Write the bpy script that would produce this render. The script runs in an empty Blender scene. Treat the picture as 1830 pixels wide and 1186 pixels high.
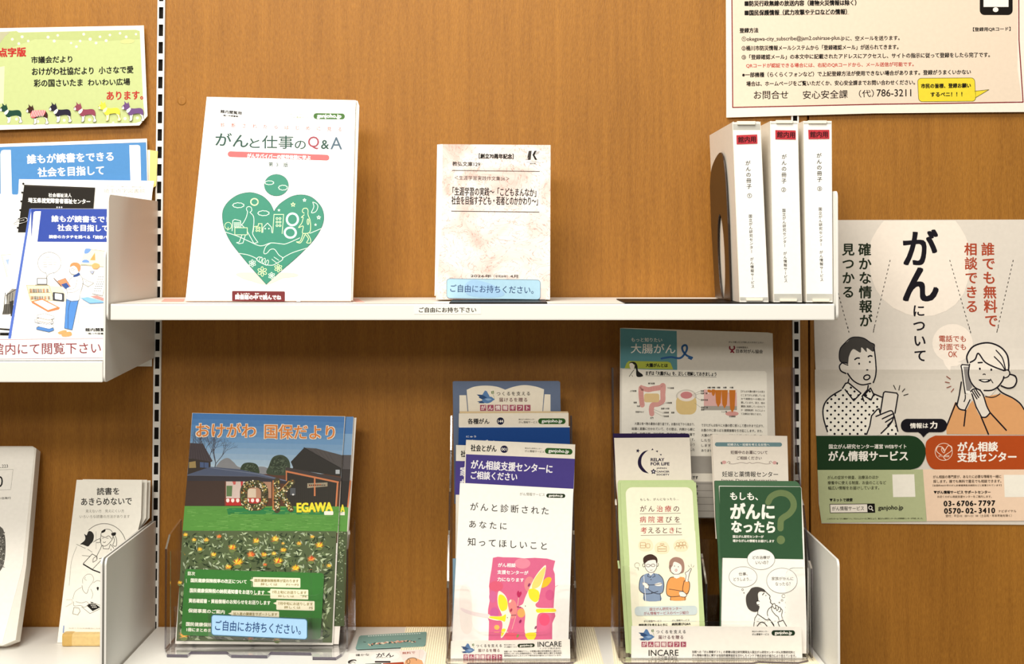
import bpy, bmesh, math, random
from mathutils import Vector, Matrix
from mathutils.geometry import tessellate_polygon
random.seed(7)
SC = bpy.context.scene
COL = SC.collection

# ------------------------------------------------------------------ camera
F, PX, HY, DIST, EYE = 2528.0, 909.0, 447.0, 2.0, 1.45     # focal length and horizon in pixels, metres
PITCH = math.radians(1.2)
PY = HY - F * math.tan(PITCH)
CAMP = Vector((0.0, -DIST, EYE))
cam = bpy.data.cameras.new('camera')
cam.sensor_fit = 'HORIZONTAL'; cam.sensor_width = 36.0
cam.lens = 36.0 * F / 1830.0
cam.shift_x = (915.0 - PX) / 1830.0
cam.shift_y = (PY - 593.0) / 1830.0
cam.clip_start = 0.05
camo = bpy.data.objects.new('camera', cam); COL.objects.link(camo)
camo.location = CAMP; camo.rotation_euler = (math.pi / 2 + PITCH, 0, 0)
SC.camera = camo

# ------------------------------------------------------------------ world, lights, exposure
SC.view_settings.view_transform = 'Standard'
SC.view_settings.look = 'None'
SC.view_settings.gamma = 1.0
SC.view_settings.use_curve_mapping = False
SC.view_settings.exposure = 0.0
w = bpy.data.worlds.new('room_ambient'); SC.world = w; w.use_nodes = True
w.node_tree.nodes['Background'].inputs[0].default_value = (1.0, 0.93, 0.84, 1)
w.node_tree.nodes['Background'].inputs[1].default_value = 0.19

def area(name, loc, aim, sx, sy, watts, col):
    l = bpy.data.lights.new(name, 'AREA'); l.shape = 'RECTANGLE'; l.size = sx; l.size_y = sy
    l.energy = watts; l.color = col
    o = bpy.data.objects.new(name, l); COL.objects.link(o); o.location = loc
    o.rotation_euler = (Vector(aim) - Vector(loc)).to_track_quat('-Z', 'Y').to_euler()
    return o
area('ceiling_light', (-0.40, -0.95, 3.3), (-0.05, -0.2, 1.1), 1.5, 0.45, 33, (1.0, 0.94, 0.84))
area('ceiling_light', (-0.50, -1.70, 3.3), (-0.05, -0.1, 1.2), 1.5, 0.40, 40, (1.0, 0.94, 0.84))
area('ceiling_light', (-0.90, -3.20, 2.8), (0.0, 0.0, 1.3), 1.4, 0.40, 52, (1.0, 0.94, 0.84))
area('ceiling_light', (0.20, -5.60, 2.9), (0.0, 0.0, 1.2), 2.4, 0.50, 66, (1.0, 0.94, 0.85))  # unseen far light, added as frontal fill for the lower bay

# ------------------------------------------------------------------ pixels to points on a plane
_f = Vector((0, math.cos(PITCH), math.sin(PITCH))); _u = Vector((0, -math.sin(PITCH), math.cos(PITCH)))
def ray(px, py):
    r = _f * F + Vector((px - PX, 0, 0)) - _u * (py - PY)
    return r / r.y
def at(px, py, y):                       # the point seen at a pixel, at depth y
    return CAMP + ray(px, py) * (y + DIST)
def ground(px, py, z):                   # the point seen at a pixel, at height z
    r = ray(px, py)
    return CAMP + r * ((z - EYE) / r.z)
ZU = at(900, 543, -0.25).z               # top of the upper shelf
ZL = at(900, 1118, 0.0).z                # top of the lower shelf
ZS = at(90, 645, -0.25).z                # top of the shelf of the left bay

# ------------------------------------------------------------------ materials
def lin(c): return c / 12.92 if c <= 0.04045 else ((c + 0.055) / 1.055) ** 2.4
def rgb(h):
    if len(h) == 4: h = '#' + ''.join(c * 2 for c in h[1:])
    return tuple(lin(int(h[i:i + 2], 16) / 255.0) for i in (1, 3, 5)) + (1.0,)
_m = {}
def M(col, rough=0.5, metal=0.0, spec=0.12, vary=0.05):
    k = (col, rough, metal, spec)
    if k in _m: return _m[k]
    m = bpy.data.materials.new('print ' + col); m.use_nodes = True
    nt = m.node_tree; b = nt.nodes['Principled BSDF']
    b.inputs['Roughness'].default_value = rough; b.inputs['Metallic'].default_value = metal
    b.inputs['Specular IOR Level'].default_value = spec
    t = nt.nodes.new('ShaderNodeTexCoord'); n = nt.nodes.new('ShaderNodeTexNoise')
    n.inputs['Scale'].default_value = 180; n.inputs['Detail'].default_value = 2
    nt.links.new(t.outputs['Object'], n.inputs['Vector'])
    x = nt.nodes.new('ShaderNodeMix'); x.data_type = 'RGBA'
    c = rgb(col); nt.links.new(n.outputs['Fac'], x.inputs['Factor'])
    x.inputs['A'].default_value = tuple(v * (1 - vary) for v in c[:3]) + (1,)
    x.inputs['B'].default_value = tuple(min(1, v * (1 + vary)) for v in c[:3]) + (1,)
    nt.links.new(x.outputs['Result'], b.inputs['Base Color'])
    _m[k] = m
    return m

def wood_material():
    m = bpy.data.materials.new('beech veneer'); m.use_nodes = True
    nt = m.node_tree; b = nt.nodes['Principled BSDF']; L = nt.links.new
    t = nt.nodes.new('ShaderNodeTexCoord')
    def layer(sc, detail, rough):
        mp = nt.nodes.new('ShaderNodeMapping'); mp.inputs['Scale'].default_value = sc
        n = nt.nodes.new('ShaderNodeTexNoise'); n.inputs['Scale'].default_value = 1.0
        n.inputs['Detail'].default_value = detail; n.inputs['Roughness'].default_value = rough
        L(t.outputs['Object'], mp.inputs['Vector']); L(mp.outputs['Vector'], n.inputs['Vector'])
        return n
    n1 = layer((9, 9, 1.1), 3, 0.5); n2 = layer((120, 120, 7), 4, 0.65); n3 = layer((620, 620, 130), 2, 0.6)
    a = nt.nodes.new('ShaderNodeMath'); a.operation = 'MULTIPLY_ADD'; a.inputs[1].default_value = 0.55
    L(n2.outputs['Fac'], a.inputs[0]); 
    a2 = nt.nodes.new('ShaderNodeMath'); a2.operation = 'MULTIPLY'; a2.inputs[1].default_value = 0.45
    L(n1.outputs['Fac'], a2.inputs[0]); L(a2.outputs[0], a.inputs[2])
    a3 = nt.nodes.new('ShaderNodeMath'); a3.operation = 'MULTIPLY_ADD'; a3.inputs[1].default_value = 0.6
    L(n3.outputs['Fac'], a3.inputs[0]); L(a.outputs[0], a3.inputs[2])
    r = nt.nodes.new('ShaderNodeValToRGB')
    r.color_ramp.elements[0].position = 0.5; r.color_ramp.elements[0].color = rgb('#7f5014')
    r.color_ramp.elements[1].position = 1.0; r.color_ramp.elements[1].color = rgb('#a67026')
    L(a3.outputs[0], r.inputs['Fac']); L(r.outputs['Color'], b.inputs['Base Color'])
    b.inputs['Roughness'].default_value = 0.5; b.inputs['Specular IOR Level'].default_value = 0.3
    bp = nt.nodes.new('ShaderNodeBump'); bp.inputs['Strength'].default_value = 0.35; bp.inputs['Distance'].default_value = 0.001
    L(n3.outputs['Fac'], bp.inputs['Height']); L(bp.outputs['Normal'], b.inputs['Normal'])
    return m
WOOD = wood_material()

def clear_material(name, tint, gloss, rough):
    m = bpy.data.materials.new(name); m.use_nodes = True
    nt = m.node_tree; nt.nodes.clear(); L = nt.links.new
    o = nt.nodes.new('ShaderNodeOutputMaterial'); tr = nt.nodes.new('ShaderNodeBsdfTransparent')
    g = nt.nodes.new('ShaderNodeBsdfGlossy'); mx = nt.nodes.new('ShaderNodeMixShader')
    fr = nt.nodes.new('ShaderNodeFresnel'); fr.inputs['IOR'].default_value = 1.45
    ad = nt.nodes.new('ShaderNodeMath'); ad.operation = 'MULTIPLY'; ad.inputs[1].default_value = gloss
    n = nt.nodes.new('ShaderNodeTexNoise'); n.inputs['Scale'].default_value = 40
    rr = nt.nodes.new('ShaderNodeMapRange'); rr.inputs['To Min'].default_value = rough * 0.7; rr.inputs['To Max'].default_value = rough * 1.3
    L(n.outputs['Fac'], rr.inputs['Value']); L(rr.outputs['Result'], g.inputs['Roughness'])
    tr.inputs['Color'].default_value = tint; g.inputs['Color'].default_value = (1, 1, 1, 1)
    L(fr.outputs[0], ad.inputs[0]); L(ad.outputs[0], mx.inputs[0])
    L(tr.outputs[0], mx.inputs[1]); L(g.outputs[0], mx.inputs[2]); L(mx.outputs[0], o.inputs['Surface'])
    return m
ACRYL = clear_material('clear acrylic', (0.988, 0.985, 0.988, 1), 0.4, 0.06)
ACRYL_EDGE = clear_material('acrylic cut edge', (0.42, 0.37, 0.42, 1), 3.0, 0.10)
ACRYL_BASE = clear_material('thick acrylic edge', (0.16, 0.14, 0.2, 1), 1.6, 0.2)
FILM = clear_material('clear plastic film', (0.9, 0.9, 0.9, 1), 1.5, 0.15)
METAL = M('#e5e4df', 0.4, 0.0, 0.3, 0.01)
SLOT_SHADE = M('#17130f', 0.7)  # shade inside the rail slots, put into a near-black colour
BLACK = M('#0d0b0a', 0.45)
PAPER = '#f3f1ec'

# ------------------------------------------------------------------ meshes
def finish(name, bm, mats, parent=None, mw=None, smooth=False):
    me = bpy.data.meshes.new(name); bm.to_mesh(me); bm.free()
    for m in (mats if isinstance(mats, (list, tuple)) else [mats]): me.materials.append(m)
    if smooth:
        for p in me.polygons: p.use_smooth = True
    o = bpy.data.objects.new(name, me); COL.objects.link(o)
    if parent is not None: o.parent = parent
    elif mw is not None: o.matrix_world = mw
    return o
def tag(o, label=None, cat=None, group=None, kind=None):
    if label: o['label'] = label
    if cat: o['category'] = cat
    if group: o['group'] = group
    if kind: o['kind'] = kind
    return o
def empty(name, loc, label, cat, group=None):
    o = bpy.data.objects.new(name, None); COL.objects.link(o); o.location = loc
    o.empty_display_size = 0.02
    return tag(o, label, cat, group)
def box(bm, x0, x1, y0, y1, z0, z1, mi=0, bev=0.0):
    vs = [bm.verts.new((x, y, z)) for x in (x0, x1) for y in (y0, y1) for z in (z0, z1)]
    fs = []
    for q in ((0, 1, 3, 2), (4, 6, 7, 5), (0, 4, 5, 1), (2, 3, 7, 6), (0, 2, 6, 4), (1, 5, 7, 3)):
        f = bm.faces.new([vs[i] for i in q]); f.material_index = mi; fs.append(f)
    if bev:
        es = list({e for f in fs for e in f.edges})
        r = bmesh.ops.bevel(bm, geom=es, offset=bev, segments=2, affect='EDGES', profile=0.6)
        for f in r['faces']: f.material_index = mi
def prism(bm, pts, d, mi=0, mside=None):      # pts: 3D outline, d: extrusion vector
    a = [bm.verts.new(p) for p in pts]; b = [bm.verts.new(Vector(p) + d) for p in pts]
    n = len(a)
    for i, j, k in tessellate_polygon([[Vector(p) for p in pts]]):
        for vs in ((a[i], a[j], a[k]), (b[k], b[j], b[i])):
            try: f = bm.faces.new(vs); f.material_index = mi
            except ValueError: pass
    for i in range(n):
        f = bm.faces.new((a[i], a[(i + 1) % n], b[(i + 1) % n], b[i])); f.material_index = mi if mside is None else mside
def tube(bm, pts, r, mi=0, k=8):
    pts = [Vector(p) for p in pts]; rings = []
    for i, p in enumerate(pts):
        d = (pts[min(i + 1, len(pts) - 1)] - pts[max(i - 1, 0)]).normalized()
        a = d.orthogonal().normalized(); b = d.cross(a)
        if rings:
            a = (pa - d * pa.dot(d)).normalized(); b = d.cross(a)
        pa = a
        rings.append([bm.verts.new(p + (a * math.cos(t) + b * math.sin(t)) * r) for t in [2 * math.pi * q / k for q in range(k)]])
    for r0, r1 in zip(rings, rings[1:]):
        for q in range(k):
            f = bm.faces.new((r0[q], r0[(q + 1) % k], r1[(q + 1) % k], r1[q])); f.material_index = mi; f.smooth = True
    for rr in (rings[0], rings[-1]):
        f = bm.faces.new(rr); f.material_index = mi

# ------------------------------------------------------------------ printed sheets
VIEWS = dict(p=(0, 0, 1), A=(0, 0, 300 / 1423), B=(0, 240, 300 / 1617), C=(0, 440, 300 / 1368), D=(0, 680, 300 / 1368),
    E=(0, 920, 300 / 1338), F=(310, 160, 350 / 1830), G=(310, 360, 350 / 1830), H=(760, 240, 250 / 1647),
    I=(740, 400, 270 / 1685), J=(1240, 190, 270 / 1525), K=(1240, 380, 270 / 1456), L=(1280, 0, 300 / 1694),
    M=(1560, 0, 270 / 1525), N=(1440, 380, 390 / 1830), O=(1440, 580, 390 / 1830), Q=(1440, 760, 390 / 1830),
    R=(270, 720, 380 / 1803), S=(270, 940, 380 / 1830), U=(600, 1080, 220 / 1830), V=(780, 660, 280 / 1660),
    W=(780, 840, 280 / 1748), X=(780, 1000, 280 / 1785), Y=(1070, 570, 360 / 1830), Z=(1070, 760, 210 / 1245),
    a=(1070, 940, 210 / 1012), b=(1240, 760, 220 / 1305), c=(1240, 940, 300 / 1446))
_g = {}
def glyphs(txt):
    if txt not in _g:
        cu = bpy.data.curves.new('t', 'FONT'); cu.body = txt; cu.resolution_u = 3
        ob = bpy.data.objects.new('t', cu); me = bpy.data.meshes.new_from_object(ob)
        vs = [(v.co.x, v.co.y) for v in me.vertices]; fs = [tuple(p.vertices) for p in me.polygons]
        bpy.data.objects.remove(ob); bpy.data.meshes.remove(me); bpy.data.curves.remove(cu)
        _g[txt] = (vs, fs)
    return _g[txt]
def cr(pts, n=6, closed=False):               # Catmull-Rom through the points
    out = []; k = len(pts)
    for i in range(k if closed else k - 1):
        P = [pts[(i + j) % k] if closed else pts[min(max(i + j, 0), k - 1)] for j in (-1, 0, 1, 2)]
        for s in range(n):
            t = s / n
            out.append(tuple(0.5 * (2 * P[1][d] + (P[2][d] - P[0][d]) * t + (2 * P[0][d] - 5 * P[1][d] + 4 * P[2][d] - P[3][d]) * t * t
                       + (3 * P[1][d] - P[0][d] - 3 * P[2][d] + P[3][d]) * t ** 3) for d in (0, 1)))
    if not closed: out.append(tuple(pts[-1]))
    return out
LAYER = 0.00007
class Sheet:
    """A thing whose face lies in one plane; prints are traced in the plane, a hair above the paper."""
    def __init__(s, name, label, cat, o, v, u=(1, 0, 0), group=None):
        s.name, s.label, s.cat, s.group = name, label, cat, group
        s.o = Vector(o); s.u = Vector(u).normalized(); s.v = Vector(v); s.v = (s.v - s.u * s.v.dot(s.u)).normalized()
        s.n = s.u.cross(s.v); s.k = (s.o - CAMP).dot(s.n)
        s.parts = {}; s.order = []; s.l = 1; s.vw = VIEWS['p']; s.lift = 0.0; s.bend = None; s.cuts = []
        s.rough = 0.5; s.rest = False; s.c = 0
    def view(s, c): s.vw = VIEWS[c]; return s
    def part(s, name, lift=0.0, label=None):
        s.cur = []; s.parts[len(s.order)] = s.cur; s.order.append((name, label)); s.l = 1; s.lift = lift; return s
    def up(s): s.l += 1; return s
    def uv(s, x, y):
        px, py = s.vw[0] + x * s.vw[2], s.vw[1] + y * s.vw[2]
        r = ray(px, py); p = CAMP + r * (s.k / r.dot(s.n)) - s.o
        return (p.dot(s.u), p.dot(s.v))
    def add(s, vs, fs, col): s.cur.append((vs, fs, M(col, s.rough) if isinstance(col, str) else col))
    def flat2(s, pts, fs, col):
        s.c += 1
        h = s.lift + s.l * LAYER + (s.c % 11) * 0.000005     # prints that meet in one layer never share a plane
        s.add([(*s.uv(x, y), h) for x, y in pts], fs, col)
    def body(s, pts, t, col, side=None, curve=0):    # a slab: face in the plane, thickness behind it
        q = [s.uv(x, y) for x, y in pts]; n = len(q); h = s.lift
        if s.rest: q = [(a, max(b, t * s.n.z / s.v.z + .00002)) for a, b in q]          # it rests on the shelf
        tr = [tuple(f) for f in tessellate_polygon([[Vector((a, b, 0)) for a, b in q]])]
        s.add([(a, b, h) for a, b in q], tr, col)
        vs = [(a, b, h) for a, b in q] + [(a, b, h - t) for a, b in q]
        s.add(vs, [(i + n, j + n, k + n) for i, j, k in tr] + [(i, (i + 1) % n, (i + 1) % n + n, i + n) for i in range(n)], side or col)
    def P(s, pts, col):
        s.flat2(pts, [tuple(f) for f in tessellate_polygon([[Vector((x, y, 0)) for x, y in pts]])], col); return s
    def S(s, pts, col, n=5): return s.P(cr(pts, n, True), col)
    def E(s, cx, cy, rx, ry, col, rot=0, n=28):
        c, d = math.cos(rot), math.sin(rot)
        return s.P([(cx + rx * math.cos(t) * c - ry * math.sin(t) * d, cy + rx * math.cos(t) * d + ry * math.sin(t) * c)
                    for t in [2 * math.pi * i / n for i in range(n)]], col)
    def L(s, pts, wd, col, closed=False, caps=True):     # a stroke with mitred joints; sharp corners start a new piece
        p = []
        for q in pts:
            if not p or math.hypot(q[0] - p[-1][0], q[1] - p[-1][1]) > 1e-6: p.append(tuple(q))
        if closed and math.hypot(p[0][0] - p[-1][0], p[0][1] - p[-1][1]) > 1e-6: p.append(p[0])
        if len(p) < 2: return s
        ang = [math.atan2(b[1] - a[1], b[0] - a[0]) for a, b in zip(p, p[1:])]
        turn = lambda a, b: abs((b - a + math.pi) % (2 * math.pi) - math.pi)
        loop = p[0] == p[-1] and turn(ang[-1], ang[0]) < 1.2
        pieces, cur = [], [0]
        for i in range(1, len(p)):
            cur.append(i)
            if i < len(p) - 1 and turn(ang[i - 1], ang[i]) >= 1.2: pieces.append(cur); cur = [i]
        pieces.append(cur)
        loop = loop and len(pieces) == 1
        for pc in pieces:
            vs, r = [], wd / 2
            for k, i in enumerate(pc):
                a0 = ang[i - 1] if k else (ang[-1] if loop else ang[i]); a1 = ang[i] if k < len(pc) - 1 else (ang[0] if loop else ang[i - 1])
                d = (a1 - a0 + math.pi) % (2 * math.pi) - math.pi; m = a0 + d / 2 + math.pi / 2; l = r / max(math.cos(d / 2), .6)
                vs += [(p[i][0] + l * math.cos(m), p[i][1] + l * math.sin(m)), (p[i][0] - l * math.cos(m), p[i][1] - l * math.sin(m))]
            fs = [(2 * k, 2 * k + 1, 2 * k + 3, 2 * k + 2) for k in range(len(pc) - 1)]
            if caps and not loop:
                for k, i, a in ((0, pc[0], ang[pc[0]] + math.pi / 2), (len(pc) - 1, pc[-1], ang[pc[-1] - 1] - math.pi / 2)):
                    b = len(vs); vs += [(p[i][0] + r * math.cos(a + t * math.pi / 5), p[i][1] + r * math.sin(a + t * math.pi / 5)) for t in (1, 2, 3, 4)]
                    fs.append((2 * k, b, b + 1, b + 2, b + 3, 2 * k + 1) if k == 0 else (2 * k + 1, b, b + 1, b + 2, b + 3, 2 * k))
            s.flat2(vs, fs, col)
        return s
    def SL(s, pts, wd, col, closed=False, n=5): return s.L(cr(pts, n, closed), wd, col, closed)
    def EO(s, cx, cy, rx, ry, wd, col, a0=0, a1=360, rot=0, n=32):
        c, d = math.cos(rot), math.sin(rot)
        q = [(rx * math.cos(math.radians(a0 + (a1 - a0) * i / n)), ry * math.sin(math.radians(a0 + (a1 - a0) * i / n))) for i in range(n + 1)]
        return s.L([(cx + x * c - y * d, cy + x * d + y * c) for x, y in q], wd, col)
    def rr(s, x0, y0, x1, y1, r):
        out = []
        for cx, cy, a in ((x1 - r, y0 + r, -90), (x1 - r, y1 - r, 0), (x0 + r, y1 - r, 90), (x0 + r, y0 + r, 180)):
            out += [(cx + r * math.cos(math.radians(a + q * 15)), cy + r * math.sin(math.radians(a + q * 15))) for q in range(7)]
        return out
    def R(s, x0, y0, x1, y1, col, r=0, sk=0):     # sk: rise of the right end
        q = s.rr(x0, y0, x1, y1, r) if r else [(x0, y0), (x1, y0), (x1, y1), (x0, y1)]
        return s.P([(x, y + sk * (x - x0) / (x1 - x0)) for x, y in q], col)
    def RO(s, x0, y0, x1, y1, wd, col, r=0, sk=0):
        q = s.rr(x0, y0, x1, y1, r) if r else [(x0, y0), (x1, y0), (x1, y1), (x0, y1)]
        return s.L([(x, y + sk * (x - x0) / (x1 - x0)) for x, y in q], wd, col, True)
    def C(s, x0, y0, x1, y1, wd, col):            # capsule
        a = math.atan2(y1 - y0, x1 - x0); r = wd / 2; q = []
        for cx, cy, b in ((x1, y1, a - math.pi / 2), (x0, y0, a + math.pi / 2)):
            q += [(cx + r * math.cos(b + i * math.pi / 10), cy + r * math.sin(b + i * math.pi / 10)) for i in range(11)]
        return s.P(q, col)
    def dash(s, x0, y0, x1, y1, wd, col, on, off):
        d = math.hypot(x1 - x0, y1 - y0); t = 0
        while t < d:
            e = min(t + on, d)
            s.L([(x0 + (x1 - x0) * t / d, y0 + (y1 - y0) * t / d), (x0 + (x1 - x0) * e / d, y0 + (y1 - y0) * e / d)], wd, col, caps=False); t += on + off
    def bold(s, pts, fs, col, d):
        offs = [(0, 0)] if not d else ([(-d, 0), (d, 0), (0, -d * .8), (0, d * .8)] if d * s.vw[2] < .7 else [(-d, -d * .8), (d, -d * .8), (-d, d * .8), (d, d * .8), (-d, 0), (d, 0), (0, -d * .8), (0, d * .8)])
        for dx, dy in offs: s.flat2([(x + dx, y + dy) for x, y in pts], fs, col)
    def T(s, txt, x0, y0, x1, y1, h, col, b=0.0):   # text box: its centre line and its height
        vs, fs = glyphs(txt)
        if not vs: return s
        gx0, gx1 = min(v[0] for v in vs), max(v[0] for v in vs); gy0, gy1 = min(v[1] for v in vs), max(v[1] for v in vs)
        d = math.hypot(x1 - x0, y1 - y0); ex, ey = (x1 - x0) / d, (y1 - y0) / d; gm = (gy0 + gy1) / 2; k = h / max(gy1 - gy0, 1e-6)
        pts = [(x0 + (x1 - x0) * (gx - gx0) / (gx1 - gx0) + ey * (gy - gm) * k, y0 + (y1 - y0) * (gx - gx0) / (gx1 - gx0) - ex * (gy - gm) * k) for gx, gy in vs]
        s.bold(pts, fs, col, b * h); return s
    def V(s, txt, x0, y0, x1, y1, size, col, b=0.0):  # upright text, from the centre of the first letter to that of the last
        n = len(txt)
        for i, ch in enumerate(txt):
            if ch in ' 　': continue
            t = i / max(n - 1, 1); cx, cy = x0 + (x1 - x0) * t, y0 + (y1 - y0) * t
            vs, fs = glyphs(ch)
            if ch in 'ー～': pts = [(cx - (gy - .37) * size, cy + (gx - .5) * size) for gx, gy in vs]
            else: pts = [(cx + (gx - .5) * size, cy - (gy - .37) * size) for gx, gy in vs]
            s.bold(pts, fs, col, b * size)
        return s
    def W(s, txt, x0, y0, x1, y1, size, col, b=0.0):  # letter-spaced text, letter by letter
        n = len(txt)
        for i, ch in enumerate(txt):
            if ch in ' 　': continue
            t = i / max(n - 1, 1); cx, cy = x0 + (x1 - x0) * t, y0 + (y1 - y0) * t
            vs, fs = glyphs(ch)
            s.bold([(cx + (gx - .5) * size, cy - (gy - .37) * size) for gx, gy in vs], fs, col, b * size)
        return s
    def done(s):
        mw = Matrix((s.u, s.v, s.n)).transposed().to_4x4(); mw.translation = s.o
        root = None
        if len(s.order) > 1:
            root = bpy.data.objects.new(s.name, None); COL.objects.link(root); root.matrix_world = mw; root.empty_display_size = 0.02
            tag(root, s.label, s.cat, s.group)
        for i, (nm, lb) in enumerate(s.order):
            bm = bmesh.new(); mats = []
            for vs, fs, m in s.parts[i]:
                if m not in mats: mats.append(m)
                mi = mats.index(m); bv = [bm.verts.new(v) for v in vs]
                for f in fs:
                    try: q = bm.faces.new([bv[j] for j in f]); q.material_index = mi
                    except ValueError: pass
            if s.bend:
                for c in s.cuts:
                    bmesh.ops.bisect_plane(bm, geom=bm.verts[:] + bm.edges[:] + bm.faces[:], plane_co=(0, c, 0), plane_no=(0, 1, 0))
                for v in bm.verts: v.co.z += s.bend(v.co.x, v.co.y)
            o = finish(nm if root else s.name, bm, mats, parent=root, mw=mw)
            if root is None: tag(o, s.label, s.cat, s.group); s.obj = o
            elif lb: o['label'] = lb
        if root: s.obj = root
        return s.obj
def stand(name, label, cat, cx, yb, zb, yt, pyt, group=None):   # bottom edge at (yb, zb), leaning so that pixel row pyt is at yt
    T = at(cx, pyt, yt); B = Vector((T.x, yb, zb))
    s = Sheet(name, label, cat, B, T - B, group=group); s.rest = True; return s
def hung(name, label, cat, px, py, y, group=None):
    return Sheet(name, label, cat, at(px, py, y), (0, 0, 1), group=group)
def lying(name, label, cat, px, py, z, group=None):
    return Sheet(name, label, cat, ground(px, py, z), (0, 1, 0), group=group)
# ================================================================== the wall
bm = bmesh.new()
XJ = at(1447, 760, 0).x
box(bm, -1.3, XJ - 0.0012, 0.0, 0.018, 0.0, 2.6, 0, 0.0015)
box(bm, XJ + 0.0012, 1.5, 0.0, 0.018, 0.0, 2.6, 0, 0.0015)
box(bm, XJ - 0.05, XJ + 0.05, 0.0185, 0.022, 0.0, 2.6, 0)
tag(finish('wall_back', bm, [WOOD]), kind='structure')

# the floor of the room
bm = bmesh.new(); box(bm, -2.5, 2.5, -4.0, -0.0005, -0.02, 0.0)
tag(finish('floor', bm, [M('#8d8578', .7, vary=.2)]), kind='structure')
# slotted uprights
def rail(label, x_top, x_bot, z0, z1, ztop_slot):
    bm = bmesh.new(); hw, sw = 0.0052, 0.0031
    xa = lambda z: x_bot + (x_top - x_bot) * (z - z0) / (z1 - z0)
    def quad(xl, xr, zb, zt, y, mi):
        f = bm.faces.new([bm.verts.new((xa(zb) + xl, y, zb)), bm.verts.new((xa(zb) + xr, y, zb)), bm.verts.new((xa(zt) + xr, y, zt)), bm.verts.new((xa(zt) + xl, y, zt))])
        f.material_index = mi
    z = ztop_slot; slots = []
    while z - 0.0165 > z0:
        slots.append((z - 0.0165, z)); z -= 0.0247
    y = -0.005
    quad(-hw, -sw, z0, z1, y, 0); quad(sw, hw, z0, z1, y, 0)
    edge = z1
    for a, b in slots:
        quad(-sw, sw, b, edge, y, 0); edge = a
        for xl in (-sw, sw):                                  # walls of the slot
            f = bm.faces.new([bm.verts.new((xa(a) + xl, y, a)), bm.verts.new((xa(b) + xl, y, b)), bm.verts.new((xa(b) + xl, -0.0032, b)), bm.verts.new((xa(a) + xl, -0.0032, a))])
            f.material_index = 0
    quad(-sw, sw, z0, edge, y, 0)
    quad(-hw, hw, z0, z1, -0.0006, 1)
    for xl in (-hw, hw):
        f = bm.faces.new([bm.verts.new((xa(q) + xl, yy, q)) for q, yy in ((z0, y), (z1, y), (z1, -0.0002), (z0, -0.0002))]); f.material_index = 0
    return tag(finish('slotted_rail', bm, [METAL, SLOT_SHADE]), label, 'shelf rail', 'slotted steel rails on the wall')
zt, zb = 2.1, 0.75
def px_x(pa, pb, z):     # x of the line through two wall pixels at height z
    A, B = at(*pa, 0), at(*pb, 0); return A.x + (B.x - A.x) * (z - A.z) / (B.z - A.z)
s0 = at(288, 12.6, -0.005).z
k = int((zt - s0) / 0.0247)
rail('white slotted shelf rail on the wall left of the green heart booklet', px_x((288.6, 100), (280.8, 800), zt), px_x((288.6, 100), (280.8, 800), zb), zb, zt, s0 + k * 0.0247)
s1 = at(1422, 606, -0.005).z
k = int((zt - s1) / 0.0247)
rail('white slotted shelf rail behind the three binders and right of the clear holders', px_x((1422, 600), (1423.5, 860), zt), px_x((1422, 600), (1423.5, 860), zb), zb, zt, s1 + k * 0.0247)

# screw caps in the veneer
for (px, py), lb in (((325, 180), 'round wood-coloured screw cap in the wall above the upper shelf'), ((319, 767), 'round wood-coloured screw cap in the wall below the upper shelf')):
    c = at(px, py, 0); bm = bmesh.new()
    prof = [(0.0, -0.0008), (0.0052, -0.0008), (0.0059, -0.0006), (0.0062, -0.0001)]
    rings = [[bm.verts.new((c.x + r * math.cos(t), y, c.z + r * math.sin(t))) for t in [2 * math.pi * q / 24 for q in range(24)]] for r, y in prof[1:]]
    bm.faces.new(rings[0])
    for a, b in zip(rings, rings[1:]):
        for q in range(24): bm.faces.new((a[q], a[(q + 1) % 24], b[(q + 1) % 24], b[q]))
    tag(finish('screw_cap', bm, [WOOD]), lb, 'screw cap', 'screw caps in the wall')

# ================================================================== shelves
FRONT = -0.25
XA = at(197, 556, FRONT).x; XB = at(1492, 556, FRONT).x
def shelf(label, x0, x1, z, lip, brackets):
    t = empty('shelf', ((x0 + x1) / 2, 0, z - lip), label, 'shelf')
    off = Vector(t.location)
    bm = bmesh.new(); box(bm, x0, x1, FRONT + 0.003, -0.0056, z - 0.004, z, 0)
    box(bm, x0, x1, -0.010, -0.008, z - lip, z - 0.004, 0)
    for v in bm.verts: v.co -= off
    finish('deck', bm, [METAL], t)
    bm = bmesh.new(); box(bm, x0, x1, FRONT, FRONT + 0.012, z - lip, z, 0, 0.0016)
    for v in bm.verts: v.co -= off
    finish('front_edge', bm, [METAL], t)
    for bx0, bx1, ztop, zbot in brackets:
        bm = bmesh.new(); r = 0.008
        pts = []
        for cy, cz, a in ((FRONT + r, ztop - r, 90), (FRONT + r, zbot + r, 180)):
            pts += [(bx0, cy + r * math.cos(math.radians(a + q * 15)), cz + r * math.sin(math.radians(a + q * 15))) for q in range(7)]
        pts += [(bx0, -0.006, zbot + 0.012), (bx0, -0.006, ztop)]
        prism(bm, pts, Vector((bx1 - bx0, 0, 0)))
        for v in bm.verts: v.co -= off
        bmesh.ops.recalc_face_normals(bm, faces=bm.faces[:])
        finish('bracket', bm, [METAL], t)
    return t
zA = at(193, 347, FRONT).z; zR = at(1497, 341, FRONT).z
LIPU = at(900, 543, FRONT).z - at(900, 572, FRONT).z
upper = shelf('white steel upper shelf carrying the green heart booklet and three binders', XA, XB, ZU, LIPU,
      [(-0.4972, -0.4948, zA, ZU - LIPU), (0.4047, 0.4075, zR, ZU - LIPU)])
LIPS = ZS - at(90, 683, FRONT).z
left = shelf('white steel shelf at the left with blue and black leaflets on it', -1.25, -0.5012, ZS, LIPS,
      [(-0.5006, -0.4982, at(190, 447, FRONT).z, ZS - LIPS)])
zC = at(188, 998, FRONT).z
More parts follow.
